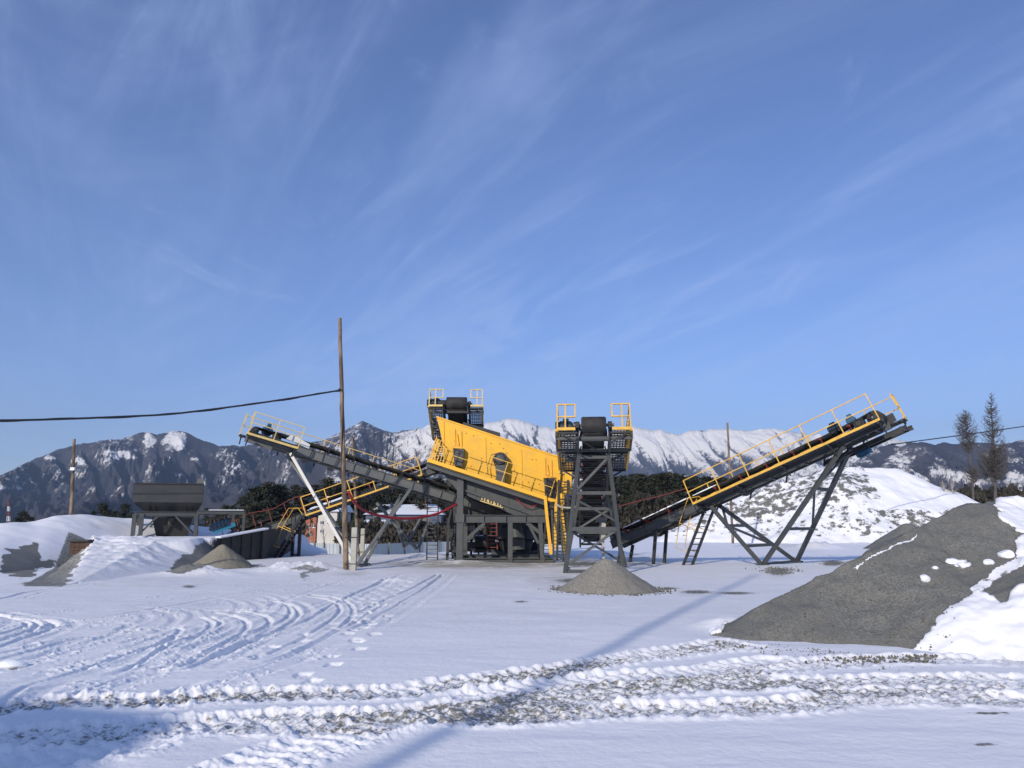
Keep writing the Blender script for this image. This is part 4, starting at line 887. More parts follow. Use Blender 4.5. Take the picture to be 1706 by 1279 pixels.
# deck and cross beams between the plates
o = MB()
for k in range(9):
    s = 0.9 + k * 0.72; o.tube([FS(s, 1.06, 0.55), FS(s, 3.3, 0.55)], 0.08, 8)
o.plate([FS(0.4, 1.06, 0.7), FS(6.9, 1.06, 0.7), FS(6.9, 3.3, 0.7), FS(0.4, 3.3, 0.7)], SN * 0.05); o.plate([FS(0.4, 1.06, 1.4), FS(6.9, 1.06, 1.4), FS(6.9, 3.3, 1.4), FS(0.4, 3.3, 1.4)], SN * 0.05)
o.plate([P3(728, 700, 0.05), P3(738, 745, 0.05), P3(738, 745, 2.3), P3(728, 700, 2.3)], (0.04, 0, 0)); o.build('deck', M['dark'], scr)
o = MB(); o.beam(P3(770, 704, 1.0), P3(832, 722, 1.0), 1.2, 0.18); o.build('dust_cover', M['dark'], scr)
# little splashes of grime: bolt heads
o = MB(); rr = random.Random(4)
for k in range(16):
    px_ = rr.uniform(745, 930); f = (px_ - 727) / 213; y_ = 694 + 70 * f + rr.uniform(5, 68); p = P3(px_, y_, -0.012); o.box(p, 0.04, 0.03, 0.04)
o.build('bolt', M['grey'], scr)
# walkway along the box
wk = MB(); n = 40
for i in range(n + 1): s = 0 + 6.25 * i / n; wk.beam(FS(s, 0.02, 0.02), FS(s, 0.86, 0.02), 0.05, 0.03, up=SN)
for k in range(7): wk.beam(FS(0, 0.04 + k * .135, 0.02), FS(6.25, 0.04 + k * .135, 0.02), 0.03, 0.04, up=SN)
wo = wk.build('walkway', M['rungs'], scr)
o = MB(); o.beam(FS(0, -0.02, 0.06), FS(6.35, -0.02, 0.06), 0.04, 0.17, up=SN); o.build('toe_board', M['yellow'], wo)
o = MB(); rz = 0.030
for u in (0.62, 1.12): o.beam(FS(1.7, 0, u), FS(6.0, 0, u), rz, rz)
o.beam(FS(0.05, 0, 0.62), FS(1.7, 0, 0.62), rz, rz); o.beam(FS(0.05, 0, 1.12), FS(1.7, 0, 1.12), rz, rz)
for s in (0.05, 0.95, 1.85, 2.75, 3.65, 4.55, 5.45, 6.0): o.beam(FS(s, 0, 0.1), FS(s, 0, 1.12), rz * 1.2, rz * 1.2)
o.build('handrail', M['yellow_rail'], wo)
o = MB()       # railing across the upper end
for k in range(7): t = 0.0 + k * 0.55; o.beam(FS(0.05, t, 0.05), FS(0.05 , t, 1.2), 0.04, 0.04)
for u in (0.62, 1.2): o.beam(FS(0.05, 0, u), FS(0.05, 3.3, u), 0.04, 0.04)
o.beam(FS(0.05, 0, 0.05), FS(0.05, 3.3, 0.05), 0.05, 0.12)
for k in range(5): o.beam(FS(0.15 + k * .14, 0.02, 0.15), FS(0.15 + k * .14, 0.02, 1.12), 0.03, 0.03)
o.build('end_railing', M['yellow'], wo)
# carrying beam, chute body
o = MB(); o.ibeam(FS(0, 0.12, -0.17), FS(6.5, 0.12, -0.17), 0.2, 0.2, up=SN); o.ibeam(FS(0, 3.1, -0.17), FS(6.5, 3.1, -0.17), 0.2, 0.2, up=SN)
for s in (0.1, 1.5, 3.2, 5, 6.4): o.ibeam(FS(s, 0.2, -0.2), FS(s, 3.0, -0.2), 0.16, 0.16, up=SN)
o.build('carrying_beam', M['grey'], scr)
def P4(a_, b_, Y=35.7): return W(a_, b_, Y)
o = MB(); fp = [P4(737, 788), P4(915, 843), P4(915, 884), P4(878, 868), P4(793, 834), P4(766, 822)]
o.plate(fp[::-1], (0, 0.05, 0)); bp_ = [p + Vector((0, 1.9, 0)) for p in fp]; o.plate(bp_[::-1], (0, 0.05, 0))
for i in (2, 3, 4): o.plate([fp[i], fp[(i + 1) % 6], bp_[(i + 1) % 6] , bp_[i]], (0, 0, 0.05))
for px_ in (790, 845, 890): o.beam(P4(px_, 788 + (px_ - 737) * .31 + 3), P4(px_ + 3, 788 + (px_ - 737) * .31 + 26), 0.05, 0.08, up=(0, 1, 0))
o.beam(P4(735, 783, 35.6), P4(785, 800, 35.6), 0.1, 0.12); o.beam(P4(770, 815, 35.6), P4(900, 862, 35.6), 0.08, 0.08)
o.build('under_chute', M['grey'], scr)
o = MB()
for k in range(9): o.box(P4(803 + k * 3.6 + (k % 3), 831 + k * 1.4, 35.4), 0.05, 0.06, 0.10 + 0.05 * (k % 2))
o.tube([P4(800, 834, 35.4), P4(838, 846, 35.4)], 0.025, 8); o.build('valve_row', M['yellow_pale'], scr)
o = MB(); o.tube([P4(*p, 35.4) for p in ((852, 817), (862, 832), (873, 842), (882, 845), (892, 842), (900, 836))], 0.022, 6); o.build('cable', M['redcable'], scr)

# ------------------------------------------------------------------ supporting steelwork
sf = thing('support_frame', 'grey steel frame of columns and beams carrying the yellow screen', 'steel frame', (-0.5, 36.5, 0))
def col(p0, p1, w=0.24, m='grey', name='column'):
    o = MB(); o.ibeam(p0, p1, w, w, up=(0, 1, 0), t=0.03); return o.build(name, M[m], sf)
Yf = 35.5
def XZ(px_, py_, Y=Yf): p = W(px_, py_, Y); return p
xa = XZ(766, 900).x
for Y in (Yf, Yf + 3.6):
    fx = lambda px_: XZ(px_, 900).x
    ztop = XZ(766, 792).z
    col((fx(766), Y, 0), (fx(766), Y, ztop - 0.0), 0.30)
    col((fx(850), Y, 0), (fx(850), Y, XZ(850, 869).z), 0.22)
    col((fx(904), Y, 0), (fx(900), Y, XZ(900, 869).z), 0.2)
    o = MB(); zb = XZ(800, 864).z; o.ibeam((fx(771), Y, zb), (fx(914), Y, zb), 0.24, 0.36, up=(0, 0, 1), t=0.03)
    for px_ in (771, 806, 843, 876): o.beam((fx(px_), Y - 0.02, zb - 0.15), (fx(px_), Y - 0.02, zb + 0.15), 0.02, 0.21, up=(0, 1, 0))
    o.build('floor_beam', M['grey'], sf)
    o = MB(); o.beam((fx(807), Y, zb - 0.2), (fx(774), Y, XZ(774, 901).z), 0.12, 0.14); o.beam((fx(878), Y, zb - 0.2), (fx(914), Y, XZ(914, 898).z), 0.12, 0.16)
    o.beam((fx(880), Y + .05, zb - 0.2), (fx(897), Y + .05, XZ(897, 905).z), 0.1, 0.12); o.build('diagonal_brace', M['grey'], sf)
    o = MB(); o.ibeam((fx(757), Y, 0.12), (fx(922), Y, 0.12), 0.3, 0.2, t=0.03); o.build('skid_beam', M['grey'], sf)
o = MB()
for px_ in (766, 850, 904): o.ibeam((XZ(px_, 900).x, Yf + .1, XZ(800, 864).z), (XZ(px_, 900).x, Yf + 3.5, XZ(800, 864).z), 0.2, 0.24)
for px_ in (766, 915): o.ibeam((XZ(px_, 900).x, Yf + .1, 0.13), (XZ(px_, 900).x, Yf + 3.5, 0.13), 0.2, 0.18)
o.box((XZ(766, 900).x, Yf, XZ(766, 863).z), 0.42, 0.40, 0.40)
o.build('cross_beam', M['grey'], sf)
for px_, py_, Y in ((745, 884, 37.5), (748, 830, 39)):
    pass
o = MB(); p = W(745, 930, 36.6)
o.beam((p.x, 36.6, 0), (p.x + 0.05, 36.6, 1.75), 0.13); o.beam((p.x, 36.6, 0.5), (p.x + 0.9, 36.6, 0.5), 0.14); o.beam((p.x, 36.6, 1.7), (p.x + 0.25, 36.6, 2.9), 0.09)
o.build('stub_column', M['dark'], sf)
# ladders
def ladder(root, p0, p1, w=(0.5, 0, 0), rungs=14, m='grey', rail=0.06, name='ladder', rm=None):
    p0 = Vector(p0); p1 = Vector(p1); w = Vector(w); mb = MB(); mb.beam(p0, p1, rail, rail); mb.beam(p0 + w, p1 + w, rail, rail)
    for i in range(rungs): q = p0.lerp(p1, (i + .5) / rungs); mb.beam(q, q + w, 0.035)
    return mb.build(name, M[m], root)
ladder(sf, G(711, 932), W(712, 820, 37), (0.55, 0, 0), 16, 'grey')
ladder(sf, W(812, 915, 38), W(810, 850, 38), (0.5, 0, 0), 10, 'redp')
ladder(sf, W(905, 925, 35.2), W(911, 838, 35.2), (0.45, 0, 0), 14, 'dark')
o = MB(); hd = W(910, 797, 35.2); 
for k in range(7): z = hd.z - k * 0.28; o.tube([(hd.x, 35.2, z), (hd.x - .02, 34.9, z), (hd.x + .22, 34.75, z), (hd.x + .46, 34.9, z), (hd.x + .44, 35.2, z)], 0.022, 5)
for dx in (0, 0.11, 0.22, 0.33, 0.44): o.beam((hd.x + dx, 35.22, hd.z), (hd.x + dx + .06, 35.22, hd.z - 1.9), 0.05)
o.plate([(hd.x, 35.25, hd.z), (hd.x + .46, 35.25, hd.z), (hd.x + .5, 35.25, hd.z - 1.2), (hd.x + .03, 35.25, hd.z - 1.2)], (0, .03, 0)); o.build('ladder_cage', M['dark'], sf)
# yellow rails of the stairs down from the lower end of the screen
def yrail(pts, w=0.09, m='yellow', y=34.9, root=sf, name='stair_rail', th=None):
    o = MB(); pp = [W(a_, b_, y) for a_, b_ in pts]
    for i in range(len(pp) - 1): o.beam(pp[i], pp[i + 1], w, w)
    return o.build(name, M[m], root)
yrail([(908, 826), (911, 860), (918, 923)], 0.14); yrail([(939, 765), (935, 800), (926, 842), (925, 880), (926, 915)], 0.13, y=34.7); yrail([(932, 790), (929, 830)], 0.10, y=34.4)
yrail([(935, 822), (936, 868)], 0.10, 'yellow', 33.6); yrail([(936, 853), (939, 880), (942, 922)], 0.13, 'yellow', 33.4)
yrail([(948, 770), (945, 815), (946, 823)], 0.32, 'yellow', 34.2, name='stair_guard')
ladder(sf, W(928, 932, 32), W(931, 800, 34), (0.42, 0, 0), 26, 'dark', 0.09, 'stair')
ladder(sf, W(923, 935, 33), W(919, 850, 34.6), (0.40, 0, 0), 14, 'grey', 0.08, 'stair')
o = MB()
for py_ in (735, 755, 772, 790, 812, 832, 850): o.beam(W(931, py_, 34.5), W(962, py_ - 1, 34.5), 0.07, 0.05)
for px_ in (934, 946, 958): o.beam(W(px_, 728, 34.5), W(px_, 862, 34.5), 0.05)
o.build('landing_frame', M['dark'], sf)
# electric cabinet, pipe
cab = thing('control_cabinet', 'grey electric cabinet with a red mark hung behind the front trestle', 'cabinet', W(1000, 868, 33.5))
o = MB(); c0 = W(1000, 846, 33.5); o.box(c0, 0.46, 0.3, 1.25); o.build('cabinet_body', M['grey_light'], cab, bevel=0.02); o = MB(); o.plate([W(1002, 829, 33.3), W(1008, 830, 33.3), W(1008, 846, 33.3), W(1005, 846, 33.3)][::-1], (0, 0.02, 0)); o.build('panel', M['white'], cab)
o = MB(); o.beam(W(1002, 828, 33.27), W(1006, 837, 33.27), 0.12, 0.03); o.build('mark', M['redcable'], cab)
o = MB(); o.beam(W(1004, 870, 33.5), W(1004, 900, 33.5), 0.6, 0.2); o.beam(W(1004, 870, 33.5), (W(1004, 870, 33.5).x, 33.5, 0), 0.1); o.build('stand', M['concrete'], cab)
o = MB(); o.tube([W(*p, 32.8) for p in ((927, 840), (935, 845), (950, 846), (965, 843), (995, 841))], 0.045, 8); single(o, 'hose', M['concrete'], 'pale hose slung across the steelwork behind the front trestle', 'hose', smooth=True)

# ------------------------------------------------------------------ crusher and gear below the screen
cru = thing('cone_crusher', 'dark cone crusher standing under the screen behind the columns', 'crusher', (0.2, 41, 0))
o = MB(); c0 = Vector((0.2, 41, 0)); o.tube([c0 + Vector((0, 0, z)) for z in (0.3, 0.9, 1.0, 1.6, 1.7, 2.3)], [0.8, 0.95, 1.15, 1.15, 0.85, 0.95], 24); o.build('crusher_bowl', M['dark'], cru)
o = MB(); o.box(c0 + Vector((0, 0, 0.18)), 2.6, 2, 0.3); o.build('base', M['grey'], cru)
o = MB(); o.tube([c0 + Vector((-1.1, 0, .8)), c0 + Vector((-2.2, 0, .8))], 0.35, 18); o.box(c0 + Vector((-1.7, 0, .35)), 1.2, .7, .2); o.build('motor', M['dark'], cru)
o = MB(); o.box(c0 + Vector((-.3, 0, 2.7)), 1.6, 1.5, .7); o.build('feed_hopper', M['grey'], cru)
o = MB()
for k in range(5): o.tube([c0 + Vector((-1.4 + .6 * k, -1.1, 1.5)), c0 + Vector((-1.4 + .6 * k, -1.1, 2.6))], 0.06, 6)
o.build('hydraulic_ram', M['grey'], cru)
dr_ = thing('drum_bin', 'round grey drum under the screen by the right columns', 'drum', W(861, 915, 38.5))
o = MB(); p = W(861, 915, 38.5); o.tube([p, p + Vector((0, 0, .55)), p + Vector((-.15, 0, 1.6))], [0.42, .42, .3], 18); o.build('drum_body', M['grey'], dr_); o = MB(); o.tube([p + Vector((0, 0, .5)), p + Vector((0, 0, .58))], .45, 18); o.build('rim', M['dark'], dr_)
# a heap of piping and framing deeper in
eq = thing('equipment_skid', 'dark equipment skid with upright posts behind the left column', 'machine', (-2.0, 43.5, 0))
o = MB(); rr = random.Random(9)
for k in range(12): x = -3.2 + k * .42; o.beam((x, 43.5 + rr.uniform(-1, 1), 0), (x + rr.uniform(-.1, .1), 43.5, rr.uniform(2, 3.6)), rr.uniform(.08, .2))
o.build('post', M['dark'], eq)
o = MB(); o.box((-1, 43.5, .5), 5, 1.6, .5); o.box((-1, 44.2, 2.6), 5.2, .2, 1.4); o.box((2.3, 42, 1.6), 1.2, 1.5, 1.8); o.build('body', M['dark'], eq)

# ------------------------------------------------------------------ loading hopper on the ramp
Yh = 40.0
zb = W(280, 893, Yh).z
hop = thing('loading_hopper', 'square grey steel hopper on a braced stand at the top of the snowy ramp', 'hopper', (W(280, 893, Yh).x, Yh, zb))
hop.rotation_euler = (0, 0, R(22))
def HW(a_, b_, dy=0.0): return W(a_, b_, Yh) + Vector((0, dy, 0))
D = 2.9
def HX(a_): return W(a_, 872, Yh).x
xl = HW(230, 820).x; xr = HW(334, 820).x; xbl = HW(246, 852).x; xbr = HW(322, 852).x
zt = HW(280, 806).z; zm = HW(280, 836).z; zlo = HW(280, 853).z; zup = HW(280, 795).z
o = MB()
ring = lambda x0, x1, y0, y1, z: [Vector((x0, y0, z)), Vector((x1, y0, z)), Vector((x1, y1, z)), Vector((x0, y1, z))]
A_ = ring(xl, xr, Yh, Yh + D, zt); B_ = ring(xl, xr, Yh, Yh + D, zm); C_ = ring(xbl, xbr, Yh + .7, Yh + D - .7, zlo)
o.v = A_ + B_ + C_; o.f = [(0, 1, 5, 4), (1, 2, 6, 5), (2, 3, 7, 6), (3, 0, 4, 7), (4, 5, 9, 8), (5, 6, 10, 9), (6, 7, 11, 10), (7, 4, 8, 11)]
ho = o.build('hopper_shell', M['hopper'], hop); md = ho.modifiers.new('thickness', 'SOLIDIFY'); md.thickness = 0.05; md.offset = -1
o = MB(); o.plate([Vector((xl - .02, Yh + .1, zt)), Vector((xl - .22, Yh + .15, zup + .05)), Vector((xl - .30, Yh + D, zup + .08)), Vector((xl - .02, Yh + D, zup))], (0.05, 0, 0))
o.plate([Vector((xl, Yh + D, zt)), Vector((xr, Yh + D, zt)), Vector((xr, Yh + D, zt + 0.05)), Vector((xl, Yh + D, zt + .05))], (0, .05, 0))
o.plate([Vector((xr - .5, Yh + D + .1, zt - .05)), Vector((xr, Yh + D + .1, zt - .05)), Vector((xr - .03, Yh + D + .1, zup + .1)), Vector((xr - .36, Yh + D + .1, zup + .1))], (0, .04, 0)); o.build('raised_side', M['grey_light'], hop)
o = MB(); zr = HW(280, 823).z; zr2 = HW(280, 821).z
o.beam((xl - .15, Yh - .05, zr), (xr, Yh - .05, zr2), 0.05, 0.045); o.beam((xl, Yh - .04, zt), (xr, Yh - .04, zt + .02), 0.1, 0.07)
for fx_ in (0.05, 0.16, 0.78, 0.90): o.beam((xbl + (xbr - xbl) * fx_, Yh + .55, zlo), (xbl + (xbr - xbl) * fx_, Yh + .25, zlo + .5), 0.08, 0.3)
o.build('stiffener', M['dark'], hop)
fh = MB(); zf = HW(280, 856).z
for x_ in (HX(229), HX(240), HX(323)):
    for y_ in (Yh, Yh + D):
        if x_ == HX(240) and y_ > Yh: continue
        q = MB(); q.ibeam((x_, y_, zb - .2), (x_, y_, zf), 0.2, 0.2, up=(0, 1, 0), t=.03); q.build('leg', M['grey'], hop)
fh = MB(); x0_, x1_ = HX(229), HX(325)
for y_ in (Yh, Yh + D): fh.ibeam((x0_, y_, zf), (x1_, y_, zf), 0.16, 0.24, t=.025); fh.beam((x0_ + .2, y_, zb), (HX(264), y_, zf - .1), 0.09); fh.beam((HX(290), y_, zf - .1), (x1_ - .2, y_, zb + .1), 0.09)
for x_ in (x0_, x1_): fh.ibeam((x_, Yh, zf), (x_, Yh + D, zf), 0.16, 0.24, t=.025); fh.beam((x_, Yh, zb), (x_, Yh + D * .5, zf), 0.09)
fh.build('stand_frame', M['grey'], hop)
o = MB(); o.add([Vector((HX(252), Yh + .6, zf)), Vector((HX(318), Yh + .6, zf)), Vector((HX(310), Yh + .9, zb)), Vector((HX(262), Yh + .9, zb)), Vector((HX(252), Yh + 2.2, zf)), Vector((HX(318), Yh + 2.2, zf)), Vector((HX(310), Yh + 2, zb)), Vector((HX(262), Yh + 2, zb))], [(0, 3, 2, 1), (4, 5, 6, 7), (0, 4, 7, 3), (1, 2, 6, 5), (0, 1, 5, 4)]); o.tube([HW(284, 872, .5), HW(286, 862, .3), HW(282, 856, .4)], 0.2, 10); o.build('discharge_chute', M['dark'], hop)
# side frame with feeder
ff = thing('feeder_frame', 'low steel portal frame beside the hopper with a blue vibrating feeder inside', 'steel frame', (HW(326, 890).x, Yh, zb))
ff.rotation_euler = (0, 0, R(20))
o = MB(); zt2 = HW(365, 853).z; o.ibeam((HX(327), Yh - .2, zt2), (HX(403), Yh - .2, zt2), .16, .2, t=.025); o.ibeam((HX(327), Yh + 2, zt2), (HX(403), Yh + 2, zt2), .16, .2, t=.025); o.build('beam', M['grey'], ff)
for x_, y_ in ((HX(401), -.2), (HX(401), 2), (HX(384), 1.4)):
    q = MB(); q.ibeam((x_, Yh + y_, zb - .2), (x_, Yh + y_, zt2 - .1), .14, .14, up=(0, 1, 0), t=.025); q.build('leg', M['grey'], ff)
o = MB(); o.beam(HW(352, 887, .5), HW(388, 873, .5), 0.6, 0.22); o.build('feeder_pan', M['cyan'], ff)
o = MB()
for k in range(5): o.tube([HW(350 + k * 6, 882 - k * 2.2, .1), HW(352 + k * 6, 874 - k * 2.2, .5)], 0.12, 8)
o.build('feeder_spring', M['navy'], ff)
o = MB(); sn = MB(); sn.beam((HX(345), Yh - .2, zt2 + .115), (HX(400), Yh - .2, zt2 + .12), .16, .03); sn.build('snow_cover', M['snowp'], ff)
# sheet piled retaining wall
rw = thing('retaining_wall', 'dark corrugated steel retaining wall behind the tan sand cone', 'wall', G(439, 931))
tl_ = W(361, 897, 36.4); tr_ = W(438, 882, 39.3); z0 = -0.1
o = MB(); n = 18
for i in range(n):
    f0, f1 = i / n, (i + 1) / n; a_ = tl_.lerp(tr_, f0); b_ = tl_.lerp(tr_, f1); dy = -0.10 if (i // 2) % 2 else 0.0
    o.plate([Vector((a_.x, a_.y + dy, z0)), Vector((b_.x, b_.y + dy, z0)), b_ + Vector((0, dy, 0)), a_ + Vector((0, dy, 0))][::-1], (0, 0.12, 0))
o.plate([Vector((tr_.x, tr_.y - .1, z0)), Vector((tr_.x, tr_.y + 5, z0)), tr_ + Vector((0, 5, .1)), tr_ + Vector((0, -.1, 0))], (0.08, 0, 0)); o.build('sheet_pile', M['dark'], rw)
o = MB(); o.beam(tl_ + Vector((0, .1, .05)), tr_ + Vector((.15, .1, .05)), 0.4, 0.09); o.build('snow_cap', M['snowp'], rw, smooth=False, bevel=0.03)
# brick culvert head at the left edge of the ramp
bk = thing('brick_blocks', 'small stack of brown hollow bricks showing at the ramp edge', 'bricks', W(132, 925, 33.2))
o = MB(); p0 = W(118, 922, 33.2); p1 = W(152, 901, 33.2)
for r_ in range(4):
    for c_ in range(4): o.box((p0.x + .1 + c_ * .21, 33.2 + .02 * (r_ % 2), p0.z + .05 + r_ * .155), .2, .3, .145)
o.build('brick_stack', M['oldbrick'], bk); o = MB(); o.beam((p0.x - .05, 33.2, p1.z + .02), (p1.x, 33.2, p1.z + .02), .5, .08); o.build('lintel', M['dark'], bk)

# ------------------------------------------------------------------ gravel cones
def cone(name, label, cx, cy, r, h, matn, seed, n=90, el=1.0, cat='gravel pile', group=None, z0=None, cut=0.10):
    z0 = gz(cx, cy) if z0 is None else z0; g = np.linspace(-1.15, 1.15, n); A_, B_ = np.meshgrid(g, g); X = A_ * r * el; Y = B_ * r
    d = np.hypot(A_, B_); ang = np.arctan2(B_, A_)
    d = d * (1 + 0.05 * (fbm(np.cos(ang) * 2 + 5, np.sin(ang) * 2 + 5, 3, seed) - 0.5) * 2)
    Z = h * (np.sqrt((1 - d).clip(-0.3) ** 2 + 0.0) * np.sign(1 - d)); top = 0.06
    Z = np.where(d < top * 2, h * (1 - top * 2) + h * (top * 2) * (1 - (d / (top * 2)) ** 2) * 0.5, Z) + (fbm(X * 9 / r, Y * 9 / r, 4, seed + 2) - 0.5) * 0.05 * h - 0.01
    Z = np.maximum(Z, -0.25)
    return tag(gridmesh(name, X + cx, Y + cy, Z + z0, M[matn], {'dirt': np.full(X.shape, 2.0), 'dust': np.zeros(X.shape)}, off=(cx, cy, z0)), label, cat, group)
c = G(1006, 952); cone('gravel_pile', 'small grey gravel cone in front of the braced trestle', 2.62, 21.0, 1.42, 0.92, 'finegravel', 3)
cone('gravel_pile', 'tan cone of fine sand against the dark sheet wall', -12.25, 32.0, 1.42, 1.02, 'sand', 5, el=0.95, z0=-0.02)
p = W(1502, 871, 54); cone('gravel_pile', 'dark gravel cone peeping out behind the big foreground heap', p.x + .4, 54, 3.0, 1.95, 'gravel', 8)
# fourth: the big heap at the right
def big_heap():
    xs = np.linspace(2.0, 24, 620); ys = np.linspace(9.0, 24, 430); X, Y = np.meshgrid(xs, ys)
    ridge = [(1236, 1036, 12.5), (1256, 1016, 12.6), (1290, 995, 12.8), (1362, 962, 13.1), (1444, 928, 13.4), (1495, 895, 13.7), (1530, 876, 13.9), (1563, 862, 14.1), (1600, 842, 14.3), (1624, 832, 14.4), (1660, 832, 14.8), (1706, 830, 15.2), (1900, 838, 17)]
    rp = [W(*q) for q in ridge]; H = np.full(X.shape, -9.0)
    wob = (fbm(X * .9, Y * .9, 4, 7) - 0.5)
    for i in range(len(rp) - 1):
        a_, b_ = rp[i], rp[i + 1]; dx, dy = b_.x - a_.x, b_.y - a_.y; L = math.hypot(dx, dy)
        t = np.clip(((X - a_.x) * dx + (Y - a_.y) * dy) / (L * L), 0, 1); d = np.hypot(X - a_.x - t * dx, Y - a_.y - t * dy)
        H = np.maximum(H, a_.z + (b_.z - a_.z) * t - d * np.where(Y < a_.y + t * dy, 0.55, 0.6))
    px, py = projn(X, Y, H)
    flat = sstep(10.3, 12.5, X) * 0.4; H = np.minimum(H, 2.15 + wob * .2 + flat)
    H = H + wob * 0.26 + (fbm(X * 3, Y * 3, 4, 17) - .5) * 0.09 + (ridged(X * 1.6, Y * .5, 3, 27) - .6) * 0.05
    px, py = projn(X, Y, H)
    jx = px + (fbm(X * 2.2, Y * 2.2, 4, 201) - 0.5) * 24; jy = py + (fbm(X * 2.2, Y * 2.2, 4, 202) - 0.5) * 18
    dirt = np.full(X.shape, 1.6)
    def sn(poly, v=-1.0):
        nonlocal dirt; dirt = np.where(inpoly(jx, jy, poly) & (Y < 19), v, dirt)
    sn([(1515, 1100), (1535, 1072), (1562, 1052), (1580, 1030), (1605, 1012), (1635, 1000), (1650, 1016), (1672, 1022), (1690, 1008), (1720, 1000), (1900, 960), (1900, 1150), (1600, 1120)])
    sn([(1622, 824), (1652, 826), (1656, 838), (1668, 856), (1680, 876), (1700, 888), (1800, 900), (1800, 800), (1640, 815)])
    sn([(1618, 992), (1628, 982), (1655, 950), (1672, 938), (1692, 928), (1706, 935), (1706, 945), (1680, 962), (1655, 975), (1642, 1000), (1632, 1001)], 0.35)
    sn([(1690, 905), (1705, 895), (1800, 890), (1800, 970), (1716, 960), (1704, 945), (1695, 925)])
    sn([(1420, 950), (1436, 938), (1480, 912), (1530, 888), (1528, 893), (1470, 922), (1445, 936), (1425, 955)], 0.0)
    sn([(1175, 1040), (1208, 1035), (1238, 1015), (1230, 1022), (1210, 1040), (1196, 1056), (1180, 1055)])
    for (a_, b_, w, h) in ((1596, 941, 17, 2.5), (1606, 947, 13, 2)):
        m = ((jx - (jx - px) * .6 - a_) / w) ** 2 + ((jy - (jy - py) * .6 - b_) / h) ** 2 < 1; dirt = np.where(m, -1, dirt); H = np.where(m, H + 0.04, H)
    snowy = dirt < 0.0
    H = np.where(snowy, H + 0.05 + (fbm(X * 2.5, Y * 5, 4, 91) - .5) * 0.10, H)
    # the front skirt of snow stands a little proud of the gravel toe
    sk = np.exp(-(((X - 9.2) / 2.2) ** 2 + ((Y - 11.2) / 1.0) ** 2)) * 0.55; H = H + sk * (fbm(X * 1.2, Y * 1.2, 3, 5) + 0.3)
    H = np.where(X > 21, H - (X - 21) * 1.0, H); H = np.where(Y > 20, H - (Y - 20) * .3, H)
    base = terrain(X, Y); H = np.maximum(H, -0.3)
    o = gridmesh('gravel_heap', X, Y, H, M['gravel'], {'dirt': dirt, 'dust': np.zeros(X.shape)}, off=(9.5, 14.3, 0))
    return tag(o, 'large dark grey gravel heap at the right, capped and edged with snow', 'gravel pile')
heap = big_heap()
# snow lumps lying on and before the heap
def lump(label, px_, py_, Y, sx, sy, sz, seed, group=None, m='snowp', name='snow_lump', cat='snow lump'):
    bm = bmesh.new(); bmesh.ops.create_icosphere(bm, subdivisions=3, radius=1); rr = random.Random(seed); k = [Vector((rr.uniform(-1, 1), rr.uniform(-1, 1), rr.uniform(-1, 1))).normalized() for _ in range(9)]; dd = [rr.uniform(.62, .95) for _ in k]
    for v in bm.verts:
        for q, d in zip(k, dd):
            e = v.co.dot(q) - d
            if e > 0: v.co -= q * e
        v.co.x *= sx; v.co.y *= sy; v.co.z *= sz
    me = bpy.data.meshes.new(name); bm.to_mesh(me); bm.free(); o = link(me, name, M[m], None); o.location = W(px_, py_, Y); o.rotation_euler = (0, 0, rr.uniform(0, 6)); return tag(o, label, cat, group)
import bmesh
_hit = [True]
def on_heap(px_, py_):
    # march the view ray until it meets the heap
    me = heap.data; bb = None
    from mathutils.bvhtree import BVHTree
    global _bvh
    if '_bvh' not in globals(): _bvh = BVHTree.FromPolygons([tuple(v.co) for v in me.vertices], [tuple(p_.vertices) for p_ in me.polygons])
    o_ = Vector((0, 0, HC)) - heap.location; d = (W(px_, py_, 10) - Vector((0, 0, HC))).normalized(); h = _bvh.ray_cast(o_, d)
    _hit[0] = h[0] is not None
    return (h[0] + heap.location) if h[0] is not None else G(px_, py_)
for i, (a_, b_, s_, lb) in enumerate(((1541, 964, .10, 'white snow chunk midway up the big gravel heap'), (1647, 937, .085, 'small snow chunk beside the dark cracks high on the heap'), (1676, 924, .13, 'largest snow chunk near the right edge of the gravel heap'), (1558, 946, .05, 'tiny snow chunk above the midway one on the heap'), (1602, 942, .08, 'snow chunk on top of the folded snow streak on the heap'))):
    p = on_heap(a_, b_); o = lump(lb, 0, 0, 1, s_, s_, s_ * .7, i, 'snow chunks on the gravel heap'); o.location = p
for i, (px_, py_, s_, mm, lb) in enumerate(((20, 1112, .13, 'snowp', 'lone lump of snow on the left side of the yard'),)):
    o = lump(lb, px_, py_, 1, s_ * 1.4, s_, s_ * .6, i + 30, m=mm); o.location = G(px_, py_) + Vector((0, 0, .03))
# dirty clods at the toe of the heap
for i, (a_, b_) in enumerate(((1382, 1083), (1398, 1088), (1412, 1084), (1426, 1092), (1441, 1086), (1456, 1091), (1370, 1090), (1405, 1094), (1528, 1098))):
    o = lump('dark frozen clod at the toe of the large gravel heap', a_, b_, 11.4, .07 + .03 * (i % 3), .06, .045, i + 50, 'frozen clods at the toe of the heap', 'dark', 'frozen_clod', 'clod'); g_ = on_heap(a_, b_ - 3); o.location = g_

